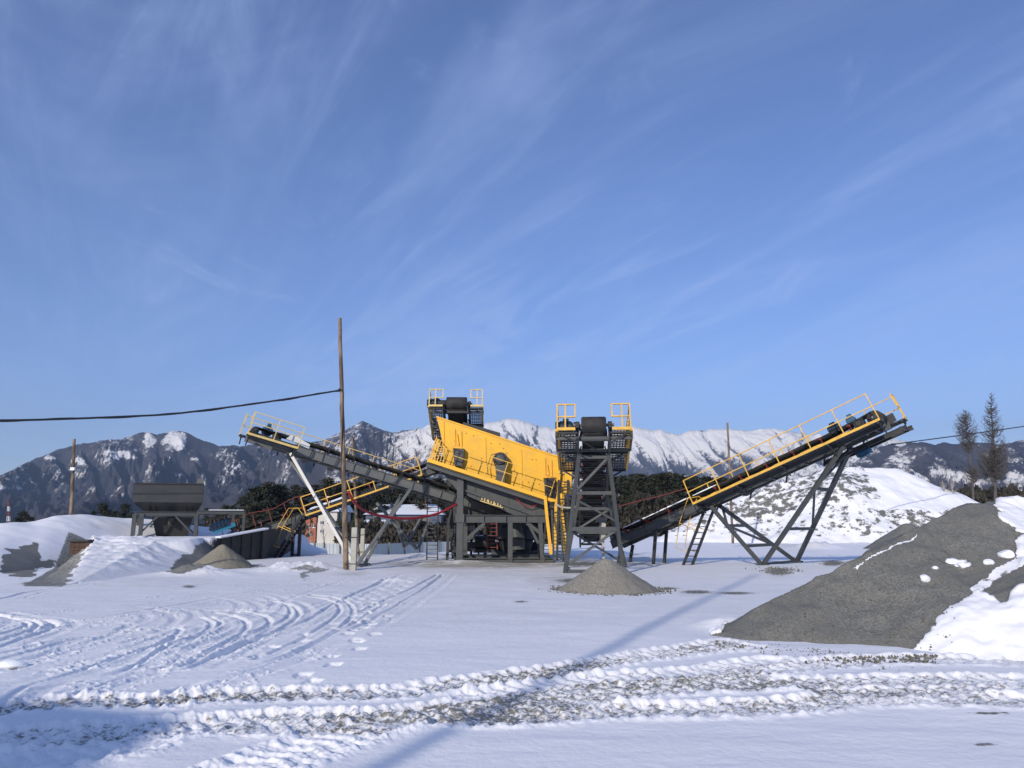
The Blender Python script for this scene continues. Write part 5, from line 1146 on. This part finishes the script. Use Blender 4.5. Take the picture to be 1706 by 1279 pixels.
# big snow covered stockpile behind
def stockpile():
    xs = np.linspace(8, 68, 420); ys = np.linspace(56, 112, 300); X, Y = np.meshgrid(xs, ys); Yc = 80.0
    a_ = W(1385, 779, Yc); b_ = W(1478, 781, Yc); e_ = W(1560, 822, Yc); f_ = W(1640, 862, Yc); l1 = W(1250, 822, 80); l0 = W(1130, 888, 76)
    H = np.full(X.shape, -9.0)
    for p, q in ((l0, l1), (l1, a_), (a_, b_), (b_, e_), (e_, f_)):
        dx, dy = q.x - p.x, q.y - p.y; L = math.hypot(dx, dy); t = np.clip(((X - p.x) * dx + (Y - p.y) * dy) / (L * L), 0, 1)
        d = np.hypot(X - p.x - t * dx, Y - p.y - t * dy); H = np.maximum(H, p.z + (q.z - p.z) * t - np.maximum(d - 1.0, 0) * 0.60)
    w = fbm(X * .12, Y * .12, 4, 3) - .5; H = H + w * 2.0 * sstep(7.4, 5.5, H) + (ridged(X * .25, Y * .12, 3, 9) - .5) * 0.5 * sstep(7.4, 6, H) + (fbm(X * 1.2, Y * 1.2, 4, 13) - .5) * .22
    px, py = projn(X, Y, H)
    dirt = np.full(X.shape, 0.36)
    dirt = np.where(px > 1440 + (py - 780) * .6, 0.02, dirt)
    jx = px + (fbm(X * .5, Y * .5, 3, 4) - .5) * 40; jy = py + (fbm(X * .5, Y * .5, 3, 5) - .5) * 20
    dirt = np.where(inpoly(jx, jy, [(1340, 785), (1440, 785), (1455, 812), (1400, 835), (1330, 830), (1300, 860), (1230, 860), (1210, 840), (1290, 800)]), 0.53, dirt)
    dirt = np.where(inpoly(jx, jy, [(1470, 850), (1540, 845), (1600, 850), (1640, 870), (1500, 880)]), 0.50, dirt)
    dirt = np.where(inpoly(jx, jy, [(1370, 850), (1440, 850), (1460, 875), (1380, 890)]), 0.42, dirt)
    dirt = np.where(py > 893, 0.1, dirt)
    H = np.maximum(H, -1.0)
    o = gridmesh('spoil_mound', X, Y, H, M['mound'], {'dirt': dirt, 'dust': np.zeros(X.shape)}, off=(a_.x, 80, 0)); return tag(o, 'wide snow streaked gravel mound behind the right conveyor', 'spoil mound')
stockpile()

# ------------------------------------------------------------------ poles and wires
def pole(label, base, top, r0=0.13, r1=0.09, name='utility_pole', stub=None, seed=1, extras=None):
    base = Vector(base); top = Vector(top); t = thing(name, label, 'utility pole', base); rr = random.Random(seed)
    pts = []; rs = []; n = 22
    for i in range(n + 1):
        f = i / n; p = base.lerp(top, f) + Vector((rr.uniform(-.012, .012), rr.uniform(-.012, .012), 0)); pts.append(p); rs.append((r0 + (r1 - r0) * f) * rr.uniform(.97, 1.04))
    o = MB(); o.tube(pts, rs, 12); o.build('shaft', M['wood'], t, smooth=True)
    if stub:
        o = MB(); o.box(base + Vector((stub[0], stub[1], stub[2] / 2)), 0.22, 0.2, stub[2]); o.build('concrete_stub', M['concrete'], t, bevel=0.015)
        for q in (0.2, 0.78):
            o = MB(); z = base.z + stub[2] * q
            loop = [Vector((base.x - r0 - .01, base.y, z)), Vector((base.x - r0 * .3, base.y - r0 - .01, z)), Vector((base.x + stub[0] + .12, base.y + stub[1] - .11, z)), Vector((base.x + stub[0] + .12, base.y + stub[1] + .11, z)), Vector((base.x - r0 * .3, base.y + r0 + .01, z)), Vector((base.x - r0 - .01, base.y, z))]
            o.tube(loop, 0.016, 6); o.build('wire_binding', M['wire'], t)
    return t
pb_ = G(577, 950); pt_ = W(566, 530, 29.9)
mp_ = pole('tall bare wooden pole bound to a concrete stub in front of the left conveyor', pb_ - Vector((0, 0, .1)), pt_, 0.112, 0.075, stub=(0.27, 0.0, 1.75))
o = MB(); p = W(566, 650, 29.8); o.beam(p - Vector((.02, 0.1, 0)), p + Vector((.02, -.12, .04)), .05); o.tube([p + Vector((.05, -.1, .05)), p + Vector((.17, -.1, -.1)), p + Vector((.20, -.1, -.9)), p + Vector((.2, -.1, -2)), p + Vector((.22, -.05, -3.6))], 0.022, 6); o.build('cable_drop', M['wire'], mp_)
p2b = G(597, 929); pole('thin wooden pole standing just behind the left conveyor', W(597, 926, 42) - Vector((0, 0, .1)), W(587, 728, 42.5), 0.095, 0.07, stub=(0.2, 0.05, 1.6), seed=5)
pl = pole('leaning wooden pole with a small white box on the left snow bank', W(118, 866, 41), W(124, 731, 41), 0.10, 0.07, seed=6)
o = MB(); o.box(W(121.5, 781, 40.8), .24, .16, .16); o.build('junction_box', M['white'], pl); o = MB(); o.box(W(121, 786, 40.8), .14, .14, .12); o.build('lamp', M['dark'], pl)
pole('wooden pole seen through the railing of the right conveyor', W(1221, 905, 60), W(1212, 704, 60), 0.11, 0.08, seed=8)
# red and white mast far left
ms = thing('radio_mast', 'red and white lattice mast far away at the left edge', 'mast', W(14, 872, 300)); b_ = W(14, 885, 300); tp = W(14.5, 835, 300)
for k in range(6):
    o = MB(); z0_, z1_ = b_.lerp(tp, k / 6), b_.lerp(tp, (k + 1) / 6); w0, w1 = .5 * (1 - k * .1), .5 * (1 - (k + 1) * .1)
    for sx in (-1, 1):
        for sy in (-1, 1): o.beam(z0_ + Vector((sx * w0, sy * w0, 0)), z1_ + Vector((sx * w1, sy * w1, 0)), .14)
    o.beam(z0_ + Vector((-w0, 0, 0)), z1_ + Vector((w1, 0, 0)), .2); o.beam(z0_ + Vector((w0, 0, 0)), z1_ + Vector((-w1, 0, 0)), .2); o.build('mast_section', M['mastred'] if k % 2 else M['white'], ms)
def sagline(pts, r, label, m='wire', name='overhead_cable', cat='cable'):
    o = MB(); P = []; pts = [Vector(p) for p in pts]
    for i in range(len(pts) - 1):
        p0 = pts[max(i - 1, 0)]; p1 = pts[i]; p2 = pts[i + 1]; p3 = pts[min(i + 2, len(pts) - 1)]
        for k in range(10):
            t = k / 10; P.append(0.5 * (2 * p1 + (p2 - p0) * t + (2 * p0 - 5 * p1 + 4 * p2 - p3) * t * t + (3 * p1 - p0 - 3 * p2 + p3) * t ** 3))
    P.append(pts[-1]); o.tube(P, r, 8); return single(o, name, M[m], label, cat, smooth=True)
cab_pts = [W(566, 650, 29.75), W(530, 656, 29.2), W(480, 664, 28.4), W(420, 673, 27.6), W(350, 682, 26.6), W(280, 690, 25.6), W(200, 694, 24.5), W(100, 698, 23.2), W(0, 700, 22), W(-160, 698, 20.5), W(-420, 680, 18.5)]
sagline(cab_pts, 0.034, 'thick black cable sagging from the tall pole out of the left side')
sagline([p + Vector((0, 0.03, 0.035 * (1 if i % 2 else -1))) for i, p in enumerate(cab_pts)], 0.018, 'thin second strand twisted round the thick black cable')
sagline([W(581, 820, 29.6), W(590, 836, 30), W(605, 849, 30.6), W(625, 857, 31.4), W(650, 862, 32.2), W(680, 863.5, 33), W(710, 860, 33.9), W(735, 853, 34.6), W(760, 840, 35.3)], 0.055, 'red hose sagging between the tall pole and the screen frame', 'redcable', 'red_hose', 'hose')
sagline([W(1480, 741, 60), W(1540, 733, 62), W(1600, 725, 64), W(1706, 710, 68), W(1900, 680, 76)], 0.045, 'thin wire rising to the right edge past the bare larches')
sagline([W(1010, 850, 34), W(1050, 838, 33.8), W(1100, 826, 33.4), W(1148, 812, 32.9)], 0.018, 'thin rusty wire strung from the trestle to the right conveyor', 'redp', 'strung_wire', 'wire')

# ------------------------------------------------------------------ fence and buildings
fn = thing('sheet_fence', 'grey corrugated metal fence behind the plant', 'fence', W(640, 920, 86))
fpts = [(495, 903.5, 924, 84), (540, 905, 927, 80), (620, 906, 926, 78), (700, 903.5, 917, 88), (790, 901, 914, 95), (860, 899, 913, 100), (960, 900, 912, 105), (1060, 900, 911, 108)]
o = MB(); po = MB()
for i in range(len(fpts) - 1):
    a_, b_ = fpts[i], fpts[i + 1]; A0, A1 = W(a_[0], a_[1], a_[3]), W(a_[0], a_[2] + 3, a_[3]); B0, B1 = W(b_[0], b_[1], b_[3]), W(b_[0], b_[2] + 3, b_[3])
    L = (B0 - A0).length; n = int(L / 0.22); pv = None
    for k in range(n):
        f0, f1 = k / n, (k + 1) / n; dy = .06 if k % 2 else 0
        p, q, r_, s_ = A1.lerp(B1, f0), A1.lerp(B1, f1), A0.lerp(B0, f1), A0.lerp(B0, f0); dv = Vector((0, dy, 0)); o.plate([s_ + dv, r_ + dv, q + dv, p + dv], (0, .05, 0))
    for f in (0.0, 0.33, 0.66):
        p, q = A1.lerp(B1, f), A0.lerp(B0, f); po.beam(p - Vector((0, .1, 0)), q - Vector((0, .1, -.15)), .28, .12)
o.build('corrugated_panel', M['fence'], fn); po.build('post', M['grey_light'], fn)
def house(name, label, pL, pR, pT, pB, Y, D, wallm, roofm, roofh=0.0, wins=(), cat='building', hip=0.3, side=None):
    a_, b_ = W(pL, pB, Y), W(pR, pT, Y); t = thing(name, label, cat, (a_.x / 2 + b_.x / 2, Y + D / 2, a_.z))
    o = MB(); o.box(((a_.x + b_.x) / 2, Y + D / 2, (a_.z + b_.z) / 2 - 1), b_.x - a_.x, D, b_.z - a_.z + 2); o.build('wall', M[wallm], t)
    o = MB(); zt_ = b_.z; x0, x1 = a_.x - .5, b_.x + .5; y0, y1 = Y - .6, Y + D + .6
    o.add([(x0, y0, zt_), (x1, y0, zt_), (x1, y1, zt_), (x0, y1, zt_), (x0 + hip * (x1 - x0) * .5, (y0 + y1) / 2, zt_ + roofh), (x1 - hip * (x1 - x0) * .5, (y0 + y1) / 2, zt_ + roofh)], [(0, 1, 5, 4), (1, 2, 5), (2, 3, 4, 5), (3, 0, 4), (3, 2, 1, 0)]); o.build('roof', M[roofm], t)
    for (wx, wy, ww, wh) in wins:
        p = W(wx, wy, Y - .05); q = W(wx + ww, wy + wh, Y - .05); o = MB(); o.box(((p.x + q.x) / 2, Y - .04, (p.z + q.z) / 2), q.x - p.x, .1, p.z - q.z); wn = o.build('window', M['window'], t)
        o = MB(); o.beam((p.x - .05, Y - .12, q.z), (q.x + .05, Y - .12, q.z), .1, .1); o.beam(((p.x + q.x) / 2, Y - .11, q.z), ((p.x + q.x) / 2, Y - .11, p.z), .08, .06); o.build('window_frame', M['white'], wn)
    return t
house('white_house', 'cream walled house with a snowy roof and brick end between the conveyor legs', 528, 562, 852, 893, 120, 10, 'render', 'snowp', 2.6, [(534, 868, 5, 6), (546, 868, 5, 6), (534, 882, 5, 6)])
house('brick_house', 'red brick annex at the left of the cream house', 508, 527.5, 858, 894, 120.5, 8, 'brick', 'snowp', 1.5, [(513, 872, 4, 7), (521, 872, 4, 7)])
house('long_shed', 'long slate blue shed with a snow covered roof behind the thin pole', 608, 735, 857, 893, 150, 16, 'bluewall', 'snowp', 2.2, [(655, 868, 6, 5), (680, 868, 6, 5), (705, 868, 6, 5)])
house('canopy', 'low canopy with a snowy top below the slate blue shed', 602, 640, 873, 897, 118, 5, 'brick', 'snowp', .7, [], 'shed')
for k_, (a_, b_) in enumerate(((700, 885), (735, 890))): pass

# ------------------------------------------------------------------ trees
def leafmesh(name, pts, size, matn, parent, seed=0, ntri=1, flat=0.5):
    """many small leaf-sized faces round the given points"""
    g = np.random.default_rng(seed); P = np.array(pts); n = len(P)
    d1 = g.normal(size=(n, 3)); d1[:, 2] *= flat; d1 /= np.linalg.norm(d1, axis=1)[:, None]; d2 = np.cross(d1, g.normal(size=(n, 3))); d2 /= np.linalg.norm(d2, axis=1)[:, None]
    sz = size * g.uniform(.6, 1.3, (n, 1)); v = np.stack([P - d1 * sz, P + d2 * sz * .6, P + d1 * sz, P - d2 * sz * .6], 1).reshape(-1, 3)
    o = ORG[parent.name] if parent is not None else Vector((0, 0, 0)); v = v - np.array(o)
    me = bpy.data.meshes.new(name); me.from_pydata(v.tolist(), [], [(4 * i, 4 * i + 1, 4 * i + 2, 4 * i + 3) for i in range(n)]); me.update(); return link(me, name, M[matn], parent)
def pine_pts(h, g, kind=0, n=1500):
    P = []
    if kind == 0:      # rounded, layered pine crown
        nb = 26
        for b in range(nb):
            f = g.uniform(.32, 1) if b > 3 else 1 - b * .04; rmax = h * .155 * math.sin(min(1, (1.06 - f) / .62 + .12) * math.pi / 2) ** .8 * (1.15 - f) ** .35; a = g.uniform(0, 6.28); rr_ = rmax * g.uniform(.2, 1)
            c = np.array([math.cos(a) * rr_, math.sin(a) * rr_, h * f - rr_ * .12]); k = n // nb; q = g.normal(size=(k, 3)) * np.array([h * .045, h * .045, h * .020]); P.append(c + q)
    else:              # spruce cone, drooping tiers
        nb = 60
        for b in range(nb):
            f = .10 + .9 * (b / nb); rmax = h * .19 * (1.03 - f); a = b * 2.4; k = max(6, int(n / nb * (1.2 - f) * 1.6)); t = g.uniform(0.1, 1, (k, 1)); q = g.normal(size=(k, 3)) * h * .010
            P.append(np.array([0, 0, h * f]) + np.concatenate([np.cos(a) * rmax * t, np.sin(a) * rmax * t, -rmax * .25 * t ** 2], 1) + q)
    return np.concatenate(P)
def make_tree(name, label, x, y, z, h, kind, seed, cat='tree', group=None, n=1500):
    g = np.random.default_rng(seed); t = thing(name, label, cat, (x, y, z), group); o = MB(); b = Vector((x, y, z)); lean = g.uniform(-.02, .02)
    o.tube([b + Vector((lean * h * f, 0, h * f)) for f in (0, .3, .6, .9, .99)], [h * .016, h * .013, h * .009, h * .004, h * .001], 7)
    for k in range(9 if kind == 0 else 0):
        f = g.uniform(.38, .85); a = g.uniform(0, 6.28); r_ = h * .13; o.tube([b + Vector((0, 0, h * f)), b + Vector((math.cos(a) * r_, math.sin(a) * r_, h * f + r_ * .3))], [h * .005, h * .002], 5)
    o.build('trunk', M['trunk'], t); P = pine_pts(h, g, kind, n) + np.array([x, y, z]); leafmesh('crown', P, h * (.026 if kind == 0 else .02), 'needles' if kind == 0 else 'spruce', t, seed); return t
protos = []
def tree_at(px_, ptop, pbase, Y, kind=0, label='dark pine', group=None, cat='pine tree', name='pine_tree'):
    b = W(px_, pbase, Y); h = W(px_, ptop, Y).z - b.z; key = [p for p in protos if p[1] == kind]
    if len(key) < (6 if kind == 0 else 2):
        t = make_tree(name, label, b.x, b.y, b.z, h, kind, len(protos) * 7 + 3, cat, group); protos.append((t, kind, h)); return t
    src, _, h0 = key[random.randrange(len(key))]; c = copy_tree(src); c.location = b; s = h / h0; c.scale = (s * random.uniform(.85, 1.2), s * random.uniform(.85, 1.2), s); c.rotation_euler = (0, 0, random.uniform(0, 6.28))
    for k, v in (('label', label), ('category', cat), ('group', group)):
        if v: c[k] = v
        elif k in c: del c[k]
    return c
# pines one can tell apart
tree_at(420, 815, 900, 150, 0, 'pine standing alone left of the pair above the feed conveyor')
tree_at(441, 806, 900, 150, 0, 'left pine of the pair above the dark feed conveyor')
tree_at(455, 808, 900, 152, 0, 'right pine of the pair above the dark feed conveyor')
tree_at(166, 840, 905, 160, 0, 'low round pine just right of the leaning wooden pole')
tree_at(204, 841, 905, 160, 0, 'pine rising just left of the grey loading hopper')
tree_at(541, 800, 900, 150, 0, 'tallest pine between the slanting legs of the left conveyor')
tree_at(560, 806, 900, 155, 0, 'shorter pine right of the tallest one between the left conveyor legs')
tree_at(563, 852, 908, 100, 1, 'dark spruce just left of the tall bare pole at the fence', cat='spruce tree', name='spruce_tree')
tree_at(588, 855, 908, 100, 1, 'dark spruce just right of the tall bare pole at the fence', cat='spruce tree', name='spruce_tree')
rr = random.Random(21)
g1 = 'wood of pines behind the feed conveyor'
for i in range(64):
    px_ = rr.uniform(330, 760); top = np.interp(px_, [330, 400, 470, 560, 700, 760], [868, 832, 814, 812, 810, 808]) + rr.uniform(-6, 14); tree_at(px_, float(top) - (10 if i % 5 == 0 else 0), 902, rr.uniform(150, 200), 0, 'one of the dark pines in the wood left of the screen', g1)
g2 = 'wood of pines right of the front trestle'
for i in range(56):
    px_ = rr.uniform(985, 1300); top = np.interp(px_, [985, 1040, 1130, 1180, 1300], [800, 798, 789, 800, 806]) + rr.uniform(-3, 12); tree_at(px_, float(top), 900, rr.uniform(125, 180), 0, 'one of the dark pines in the wood right of the front trestle', g2)
g3 = 'low pines at the left horizon'
for px_, top in ((25, 862), (32, 852), (40, 858), (48, 862), (175, 850), (186, 852), (216, 856), (-20, 860), (345, 862), (365, 860), (150, 852)): tree_at(px_, top, 902, 170, 0, 'low dark pine on the left skyline above the snow bank', g3)
g4 = 'pines at the far right edge of the wood'
for i in range(34): px_ = rr.uniform(1560, 1820); tree_at(px_, 812 + rr.uniform(0, 12), 870, rr.uniform(240, 300), 0, 'one of the low dark pines on the right skyline', g4)
# far wood and brush as stuff
def mass(name, label, boxes, dens, matn, size, seed, vert=False, cat='woodland'):
    g = np.random.default_rng(seed); P = []
    for (x0, x1, yt, yb, Y0, Y1) in boxes:
        n = int(dens * (x1 - x0) * (yb - yt)); px_ = g.uniform(x0, x1, n); f = g.uniform(0, 1, n) ** .8; top = yt + (fbm(px_ / 9, px_ * 0, 4, seed) - .5) * (yb - yt) * .7; py_ = top + (yb - top) * f; Yv = g.uniform(Y0, Y1, n)
        v = (639.5 - py_) / FPX; u = (px_ - 853) / FPX; yy = cP - v * sP; P.append(np.stack([u / yy * Yv, Yv, HC + (sP + v * cP) / yy * Yv], 1))
    P = np.concatenate(P); me_o = leafmesh(name, P, size, matn, None, seed, flat=(3.0 if vert else .5)); c = P.mean(0); me_o.location = (0, 0, 0); return tag(me_o, label, cat, None, 'stuff')
mass('brush_thicket', 'brown leafless brush in front of the pines right of the trestle', [(985, 1215, 832, 900, 105, 120)], 1.6, 'brush', .42, 5, True, 'brush')
mass('brush_thicket', 'brown leafless brush around the houses left of the screen', [(560, 790, 868, 900, 112, 130), (600, 770, 845, 880, 160, 175)], 1.1, 'brush', .42, 6, True, 'brush')
mass('brush_thicket', 'leafless undergrowth at the foot of the wood left of the feed conveyor', [(345, 520, 868, 895, 120, 135)], .6, 'brush', .45, 7, True, 'brush')
mass('far_wood', 'dark belt of forest along the right horizon', [(1540, 1900, 818, 862, 180, 230)], 1.3, 'brush', .9, 8, True)
mass('far_wood', 'dark pine wood standing behind the steelwork', [(560, 1240, 832, 895, 185, 210)], 1.0, 'needles', 1.1, 9)
mass('shrub_row', 'snow dusted shrubs growing along the sheet fence', [(632, 700, 886, 906, 96, 100)], 1.2, 'brush', .3, 10, True, 'shrubs')
# thin bare birch and pine stems
for i, (px_, t_, b_, Y, lb) in enumerate(((1576, 800, 838, 75, 'thin pale birch left of the shorter bare larch'), (1590, 797, 836, 75, 'pale birch stem nearest the shorter bare larch'), (520, 873, 905, 100, 'thin pale birch before the brick annex'), (542, 875, 905, 98, 'dark bare tree stem before the cream house'))):
    b = W(px_, b_ + 12, Y); t = thing('birch_tree', lb, 'birch tree', b); o = MB(); tp = W(px_ - 6, t_, Y); o.tube([b, b.lerp(tp, .5) + Vector((.06, 0, 0)), tp], [.09, .06, .02], 6); o.build('trunk', M['birch'], t)
    o = MB(); g = random.Random(i)
    for k in range(26): f = g.uniform(.3, .95); p = b.lerp(tp, f); a_ = g.uniform(0, 6.28); L = g.uniform(.4, 1.1) * (1.2 - f); o.tube([p, p + Vector((math.cos(a_) * L * .5, math.sin(a_) * L * .5, L * .8)), p + Vector((math.cos(a_) * L * .8, math.sin(a_) * L * .8, L * 1.1))], [.02, .014, .006], 4, False)
    o.build('branch', M['birch'], t)
def larch(label, px_, ptop, pbase, Y, seed, prof, gap):
    b = W(px_[0], pbase, Y); tp = W(px_[1], ptop, Y); h = tp.z - b.z; t = thing('larch_tree', label, 'larch tree', b); g = random.Random(seed)
    o = MB(); pts = [b.lerp(tp, f) + Vector((.12 * math.sin(f * 5), 0, 0)) * (1 if 0 < f < 1 else 0) for f in np.linspace(0, 1, 12)]; o.tube(pts, [h * .014 * (1 - .93 * f) for f in np.linspace(0, 1, 12)], 8); o.build('trunk', M['larch'], t)
    o = MB(); tw = []
    for k in range(620):
        f = g.uniform(.22, .985); w = np.interp(f, *prof)
        if g.random() > w * 6 + .1 or (gap[0] < f < gap[1] and g.random() < .75): continue
        i = f * 11; p = pts[int(i)].lerp(pts[min(int(i) + 1, 11)], i - int(i)); a_ = g.uniform(0, 6.28); L = h * w * g.uniform(.5, 1.15); d = Vector((math.cos(a_), math.sin(a_), 0)); m1_ = p + d * L * .5 + Vector((0, 0, L * g.uniform(.05, .35))); e_ = p + d * L * .9 + Vector((0, 0, L * g.uniform(.4, 1.1)))
        o.tube([p, m1_, e_], [h * .0022, h * .0014, h * .0006], 4, False)
        for j in range(10):
            q = p.lerp(m1_, g.uniform(.3, 1)) if j % 2 else m1_.lerp(e_, g.uniform(0, 1)); l2 = L * g.uniform(.12, .35); dd_ = Vector((g.uniform(-1, 1), g.uniform(-1, 1), g.uniform(-.5, 1))).normalized(); o.tube([q, q + dd_ * l2], [h * .0012, h * .0005], 3, False)
    o.build('branch', M['larch'], t); return t
larch('shorter of the two tall bare larches on the right skyline', (1622, 1608), 682, 845, 90, 4, ([0, .2, .3, .45, .6, .75, .9, 1], [.02, .10, .11, .03, .12, .13, .07, .01]), (.36, .54))
larch('taller bare larch with a narrow spire nearest the right edge', (1658, 1652), 653, 848, 90, 9, ([0, .2, .3, .45, .6, .75, .9, 1], [.02, .14, .16, .13, .09, .075, .045, .01]), (.48, .54))
# things behind the camera whose shade falls into the picture
pole('tall pole behind the camera whose long shadow crosses the tracks', (-11.8, -17.7, 0), (-11.8, -17.7, 19.6), 0.10, 0.07, seed=12)
hs = thing('shade_building', 'unseen building added behind the camera to shade the lower left', 'building', (-17, -16, 0))  # added out of view so that its shadow darkens the near left snow
o = MB(); o.box((-19, -16, 4.4), 12.6, 6, 8.8); o.build('wall', M['wood'], hs); o = MB(); o.add([(-26, -19.4, 8.8), (-12.4, -19.4, 8.8), (-12.4, -12.8, 8.8), (-26, -12.8, 8.8), (-23, -16, 10.6), (-17, -16, 10.6)], [(0, 1, 5, 4), (1, 2, 5), (2, 3, 4, 5), (3, 0, 4), (3, 2, 1, 0)]); o.build('roof', M['snowp'], hs)

# loose stones round the heaps and along the ruts
def stones():
    g = np.random.default_rng(5); P = []
    def ring(cx, cy, r0, r1, n):
        a = g.uniform(0, 6.28, n); r = r0 + (r1 - r0) * g.uniform(0, 1, n) ** 2; P.append(np.stack([cx + np.cos(a) * r, cy + np.sin(a) * r, np.full(n, .018)], 1))
    ring(2.62, 21, 1.38, 1.9, 300); ring(-12.2, 32, 1.30, 1.7, 160)
    for i in range(650):
        u_ = g.uniform(1190, 1560); t = (u_ - 1190) / 370; y_ = 1064 + 30 * min(1, t * 1.5) + abs(g.normal()) * 9; p = G(u_, y_); P.append(np.array([[p.x, p.y, .02]]))
    for i in range(240): p = G(g.normal(1298, 16), g.normal(952, 2.5)); P.append(np.array([[p.x, p.y, .05]]))
    for i in range(140): p = G(g.normal(1388, 12), g.normal(939, 2)); P.append(np.array([[p.x, p.y, .05]]))
    for i in range(420): p = on_heap(g.uniform(1230, 1600), g.uniform(860, 1085)); P.append(np.array([tuple(p)])) if _hit[0] and p.y < 14.5 and p.x < 8.2 + (p.y - 11) * .5 else None
    P = np.concatenate(P); n = len(P); near = P[:, 1] < 17
    s = np.where(near, g.uniform(.008, .034, n), g.uniform(.015, .04, n))[:, None]
    base = np.array([(1, 0, 0), (-.5, .87, 0), (-.5, -.87, 0), (.1, .05, .9), (0, 0, -.8)]); fs = [(0, 1, 3), (1, 2, 3), (2, 0, 3), (1, 0, 4), (2, 1, 4), (0, 2, 4)]
    V = []; Fc = []
    for i in range(n):
        a = g.uniform(0, 6.28); c, s_ = math.cos(a), math.sin(a); q = base * g.uniform(.7, 1.3, (5, 3)); V.append(np.stack([q[:, 0] * c - q[:, 1] * s_, q[:, 0] * s_ + q[:, 1] * c, q[:, 2]], 1) * s[i] + P[i]); Fc += [tuple(5 * i + k for k in f) for f in fs]
    me = bpy.data.meshes.new('loose_stones'); me.from_pydata(np.concatenate(V).tolist(), [], Fc); me.update(); tag(link(me, 'loose_stones', M['stone'], None), 'loose grey stones strewn round the gravel heaps', 'stones', None, 'stuff')
stones()
# ------------------------------------------------------------------ air
hz = MB(); hz.hexa([(-8600, -8600, -16), (8600, -8600, -16), (8600, 8600, -16), (-8600, 8600, -16), (-8600, -8600, 1150), (8600, -8600, 1150), (8600, 8600, 1150), (-8600, 8600, 1150)])
vm = bpy.data.materials.new('haze_air'); vm.use_nodes = True; vt = vm.node_tree; vt.nodes.clear()
pv = N(vt, 'ShaderNodeVolumePrincipled'); pv.inputs['Color'].default_value = (0.55, 0.74, 1.0, 1); pv.inputs['Density'].default_value = 0.0001; pv.inputs['Anisotropy'].default_value = 0.2
vo = N(vt, 'ShaderNodeOutputMaterial'); vt.links.new(pv.outputs[0], vo.inputs['Volume'])
tag(hz.build('haze', vm), kind='stuff')
